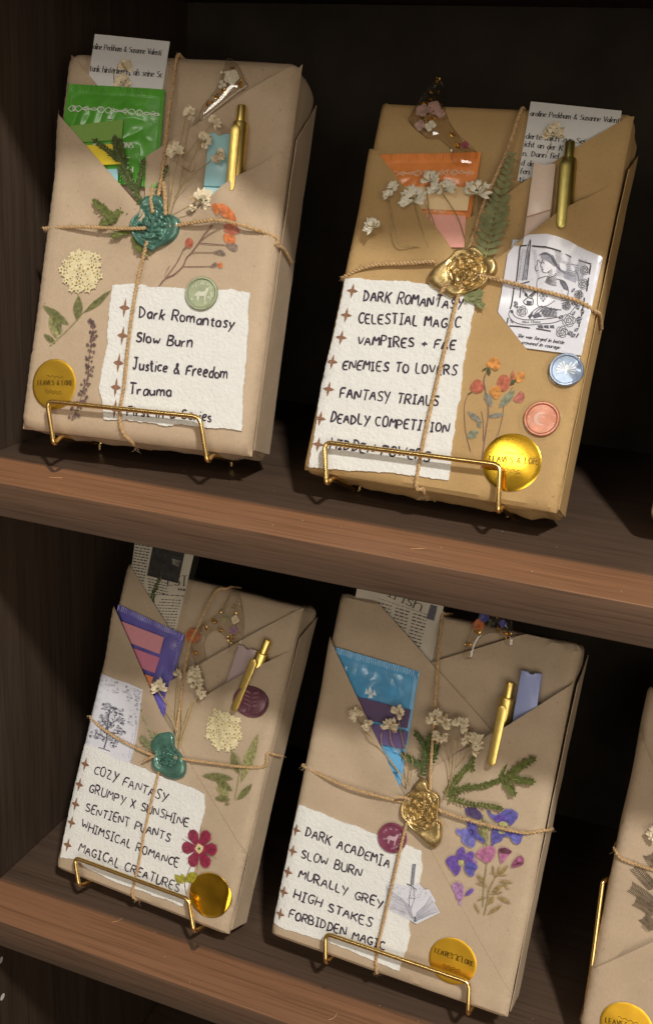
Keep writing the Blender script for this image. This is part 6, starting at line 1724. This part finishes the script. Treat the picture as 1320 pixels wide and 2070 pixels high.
for (x, y, s) in ((316, 470, 22), (300, 468, 14), (334, 474, 15), (318, 486, 20)): mb.flat(F, F.uvs(RC(R7, (x - s * .55, y + 6), (x, y - s * 1.5), (x + s * .55, y + 6)), .5), .54, WH, ref=0)
T.part('sachet_foil', mb)
flags(F, 'two plum and one blue page flag before the sky blue sachet', [(RC(R7, (215, 475), (490, 545), (474, 622), (240, 575)), (.10, .060, .14), 'plum_flag'), (RC(R7, (270, 590), (478, 640), (464, 712), (300, 680)), (.13, .085, .22), 'indigo_flag'),
    (RC(R7, (340, 700), (450, 742), (438, 812), (370, 800)), (.11, .34, .58), 'blue_flag')], .57, R7(400, 760), [(la, lb, F.uv(R7(700, 400), .4), .75)])
resin_charm(F, 'blue and orange flowered resin arch just under the shelf edge', RC(RM, (450, 200), (520, 100), (700, 20), (900, 80), (1050, 250), (1090, 450), (1120, 600), (1100, 820), (970, 820), (880, 610), (800, 565), (680, 565), (560, 590), (470, 650), (400, 770), (360, 900), (330, 1060), (110, 1060), (200, 850), (280, 600), (350, 420)), .12, R7(750, 300),
    [(RM(430, 540), 6, 8, FLAKE), (RM(850, 500), 6, 8, FLAKE), (RM(960, 600), 8, 12, FLAKE), (RM(1060, 590), 5, 6, FLAKE), (RM(260, 780), 6, 8, FLAKE), (RM(760, 250), 8, 8, FLAKE)],
    [(RM(460, 410), 13, 6, ORANGE), (RM(560, 260), 12, 5, BLUEV), (RM(920, 380), 9, 4, BLUEV), (RM(690, 370), 9, 3, SEPAL)], th=.34)
highlighter(F, 'periwinkle highlighter standing right of a gold pen', RC(R7, (964, 372), (1052, 388), (1024, 590), (916, 648)), .96, .22, (.29, .34, .62), 'periwinkle_plastic')
pen(F, R7(920, 422), R7(873, 640), .64, 'gold click pen standing left of the periwinkle highlighter', None, PEN0)
ever(F, 'bushy evergreen spray reaching right from the bright gold seal', [
    (RC(R7, (640, 915), (690, 840), (735, 790), (790, 715)), 1.0), (RC(R7, (640, 915), (720, 880), (800, 870), (920, 825)), 1.0), (RC(R7, (900, 830), (960, 790), (1020, 750)), 1.15), (RC(R7, (870, 840), (890, 790), (905, 735)), .95), (RC(R7, (900, 835), (960, 845), (1015, 850)), 1.15),
    (RC(R7, (880, 850), (915, 875), (935, 905)), .95), (RC(R7, (640, 918), (740, 945), (830, 955), (880, 965)), .95), (RC(R7, (740, 800), (780, 790), (820, 770)), .8)], R7(640, 915), .5, .36, .15)
ever(F, 'dark evergreen twig hidden behind the twine above the bright gold seal', [(RC(R7, (535, 840), (555, 760), (545, 690), (515, 640)), 1.0), (RC(R7, (550, 790), (500, 760), (458, 738)), 1.0), (RC(R7, (560, 780), (590, 740), (605, 690)), 1.0), (RC(R7, (550, 740), (570, 690), (575, 650)), .9)], R7(535, 840), .48, .38, .16, EVERD)
sprig_of_blooms(F, 'baby\'s-breath sprig with blooms over the plum flags', [(R7(253, 558), 14, 140), (R7(303, 605), 11, 160), (R7(440, 550), 14, 60), (R7(403, 605), 16, 95)],
    [RC(R7, (482, 870), (430, 800), (365, 715), (310, 665), (303, 620)), RC(R7, (482, 870), (470, 760), (415, 690), (405, 620)), RC(R7, (482, 870), (400, 750), (370, 690), (370, 640)), RC(R7, (482, 870), (500, 760), (470, 690)), RC(R7, (365, 715), (290, 620), (262, 570)), RC(R7, (470, 760), (455, 660), (440, 570))], R7(482, 870), BLOOM, .64, lift=.3)
sprig_of_blooms(F, 'baby\'s-breath sprig with a clump of blooms on the upright twine', [(R7(600, 570), 17, 100), (R7(628, 590), 18, 80), (R7(616, 660), 15, 270), (R7(712, 602), 17, 60), (R7(768, 678), 22, 50), (R7(735, 672), 12, 110)],
    [RC(R7, (630, 930), (660, 860), (685, 790), (697, 700), (705, 625)), RC(R7, (660, 860), (655, 760), (630, 690), (620, 640)), RC(R7, (685, 790), (730, 740), (760, 700)), RC(R7, (665, 780), (660, 660), (630, 610)), RC(R7, (697, 672), (660, 660), (630, 655))], R7(630, 930), BLOOM, .5, lift=.5)
stand(F, -SH, 'brass wire stand under the Dark Academia parcel on the lower shelf', R8(294, 610), R8(912, 822), R8(296, 732), R8(909, 944))

# ================================================================== parcel 5: lower shelf, cut by the right edge of the picture
F = FACES[5]; w2, h = F.w / 2, F.h
T = parcel(5, 'kraft parcel with brown pressed fern, cut off by the right edge on the lower shelf')
la, lb, lc = U(R9, .4, (575, 430), (600, 560), (645, 670))
flap(T, F, 5, [(-w2, la[1] + .6), la, lb, lc, (lc[0] + 3.0, lc[1] - 5.0), (-w2, 2.0)], .2, [('edge', la, lc, .2, 1.5)])
ra, rb = U(R9, .3, (320, 1768), (645, 1620))
flap(T, F, 5, [(-w2, ra[1]), ra, rb, (w2, rb[1] + 4.5), (w2, .05), (-w2, .05)], .26, [('edge', ra, rb, .12, 1.2)])
mb = MB(); FERNPRINT = mat('pressed_fern_brown', (.12, .085, .05), .6, var=.3)
for pts, n in ((RC(R9, (645, 1330), (600, 1280), (540, 1215)), 9), (RC(R9, (650, 1420), (590, 1370), (520, 1325)), 9), (RC(R9, (650, 1470), (600, 1430), (545, 1400)), 8), (RC(R9, (650, 1550), (620, 1520), (590, 1490)), 6), (RC(R9, (660, 1200), (635, 1180), (620, 1150)), 5)):
    P = [p[:2] for p in catmull([(*p, 0) for p in F.uvs(pts, .3)], n)]
    for i in range(0, len(P) - 1):
        d = Vector(P[i + 1]) - Vector(P[i]); d.normalize(); s = Vector((-d.y, d.x))
        for sg in (-1, 1):
            b0 = Vector(P[i]); e0 = b0 + s * sg * .34 + d * .12
            mb.ribbon(F, [tuple(b0), tuple(b0.lerp(e0, .5) + d * -.03), tuple(e0)], .05, .262, FERNPRINT)
    mb.ribbon(F, P, .04, .262, FERNPRINT)
T.part('pressed_flower_sticker', mb, label='pressed brown fern')
foil_sticker(T, F, R9(500, 2085), 54, 49, R9(385, 2060), R9(640, 2120), .32, m=FOILM)
strings(T, F, [(RC(R9, (425, 1130), (470, 1170), (560, 1205), (645, 1230), (800, 1270), (1000, 1330)), 'l', None)], 51, .3, .062)
T = sprig_of_blooms(F, 'pale bloom cut by the picture edge, above the pressed fern', [(R9(650, 1030), 17, 150)], [RC(R9, (760, 1300), (700, 1150), (665, 1050))], R9(760, 1300), BLOOM, .35, lift=.2)
# its stand: the tall back support stands clear of the parcel's left side
T = Thing(F, 'display_stand', 'brass wire stand rising left of the parcel at the right edge', 'display stand', (-w2, -.3, -F.t), 'brass wire display stands under the parcels')
nb = .15
q0, q1 = F.uv(R9(306, 1790), -nb), F.uv(R9(370, 1295), -nb)
P = [(q1[0] + 9.0, -.3, -F.t - .2), (q0[0] - (q1[0] - q0[0]) * q0[1] / (q1[1] - q0[1]), -.25, -F.t - .2), (q0[0] - .35 * (q1[0] - q0[0]), -.25, -nb), (q0[0], q0[1], -nb), (q1[0], q1[1], -nb), (q1[0] + .12, q1[1] + .1, -nb - .4), (q1[0] + .12, q1[1] - .4, -F.t - .2), (q1[0] + 9, q1[1] - .4, -F.t - .2)]
mb = MB(); mb.tube(wire_path(P, .25), .14, BRASS, 10); T.part('back_support', mb)

# ================================================================== parcel 6: only its lower left corner shows
F = FACES[6]
T = parcel(6, 'kraft parcel whose bottom corner just enters at the right edge of the upper shelf')
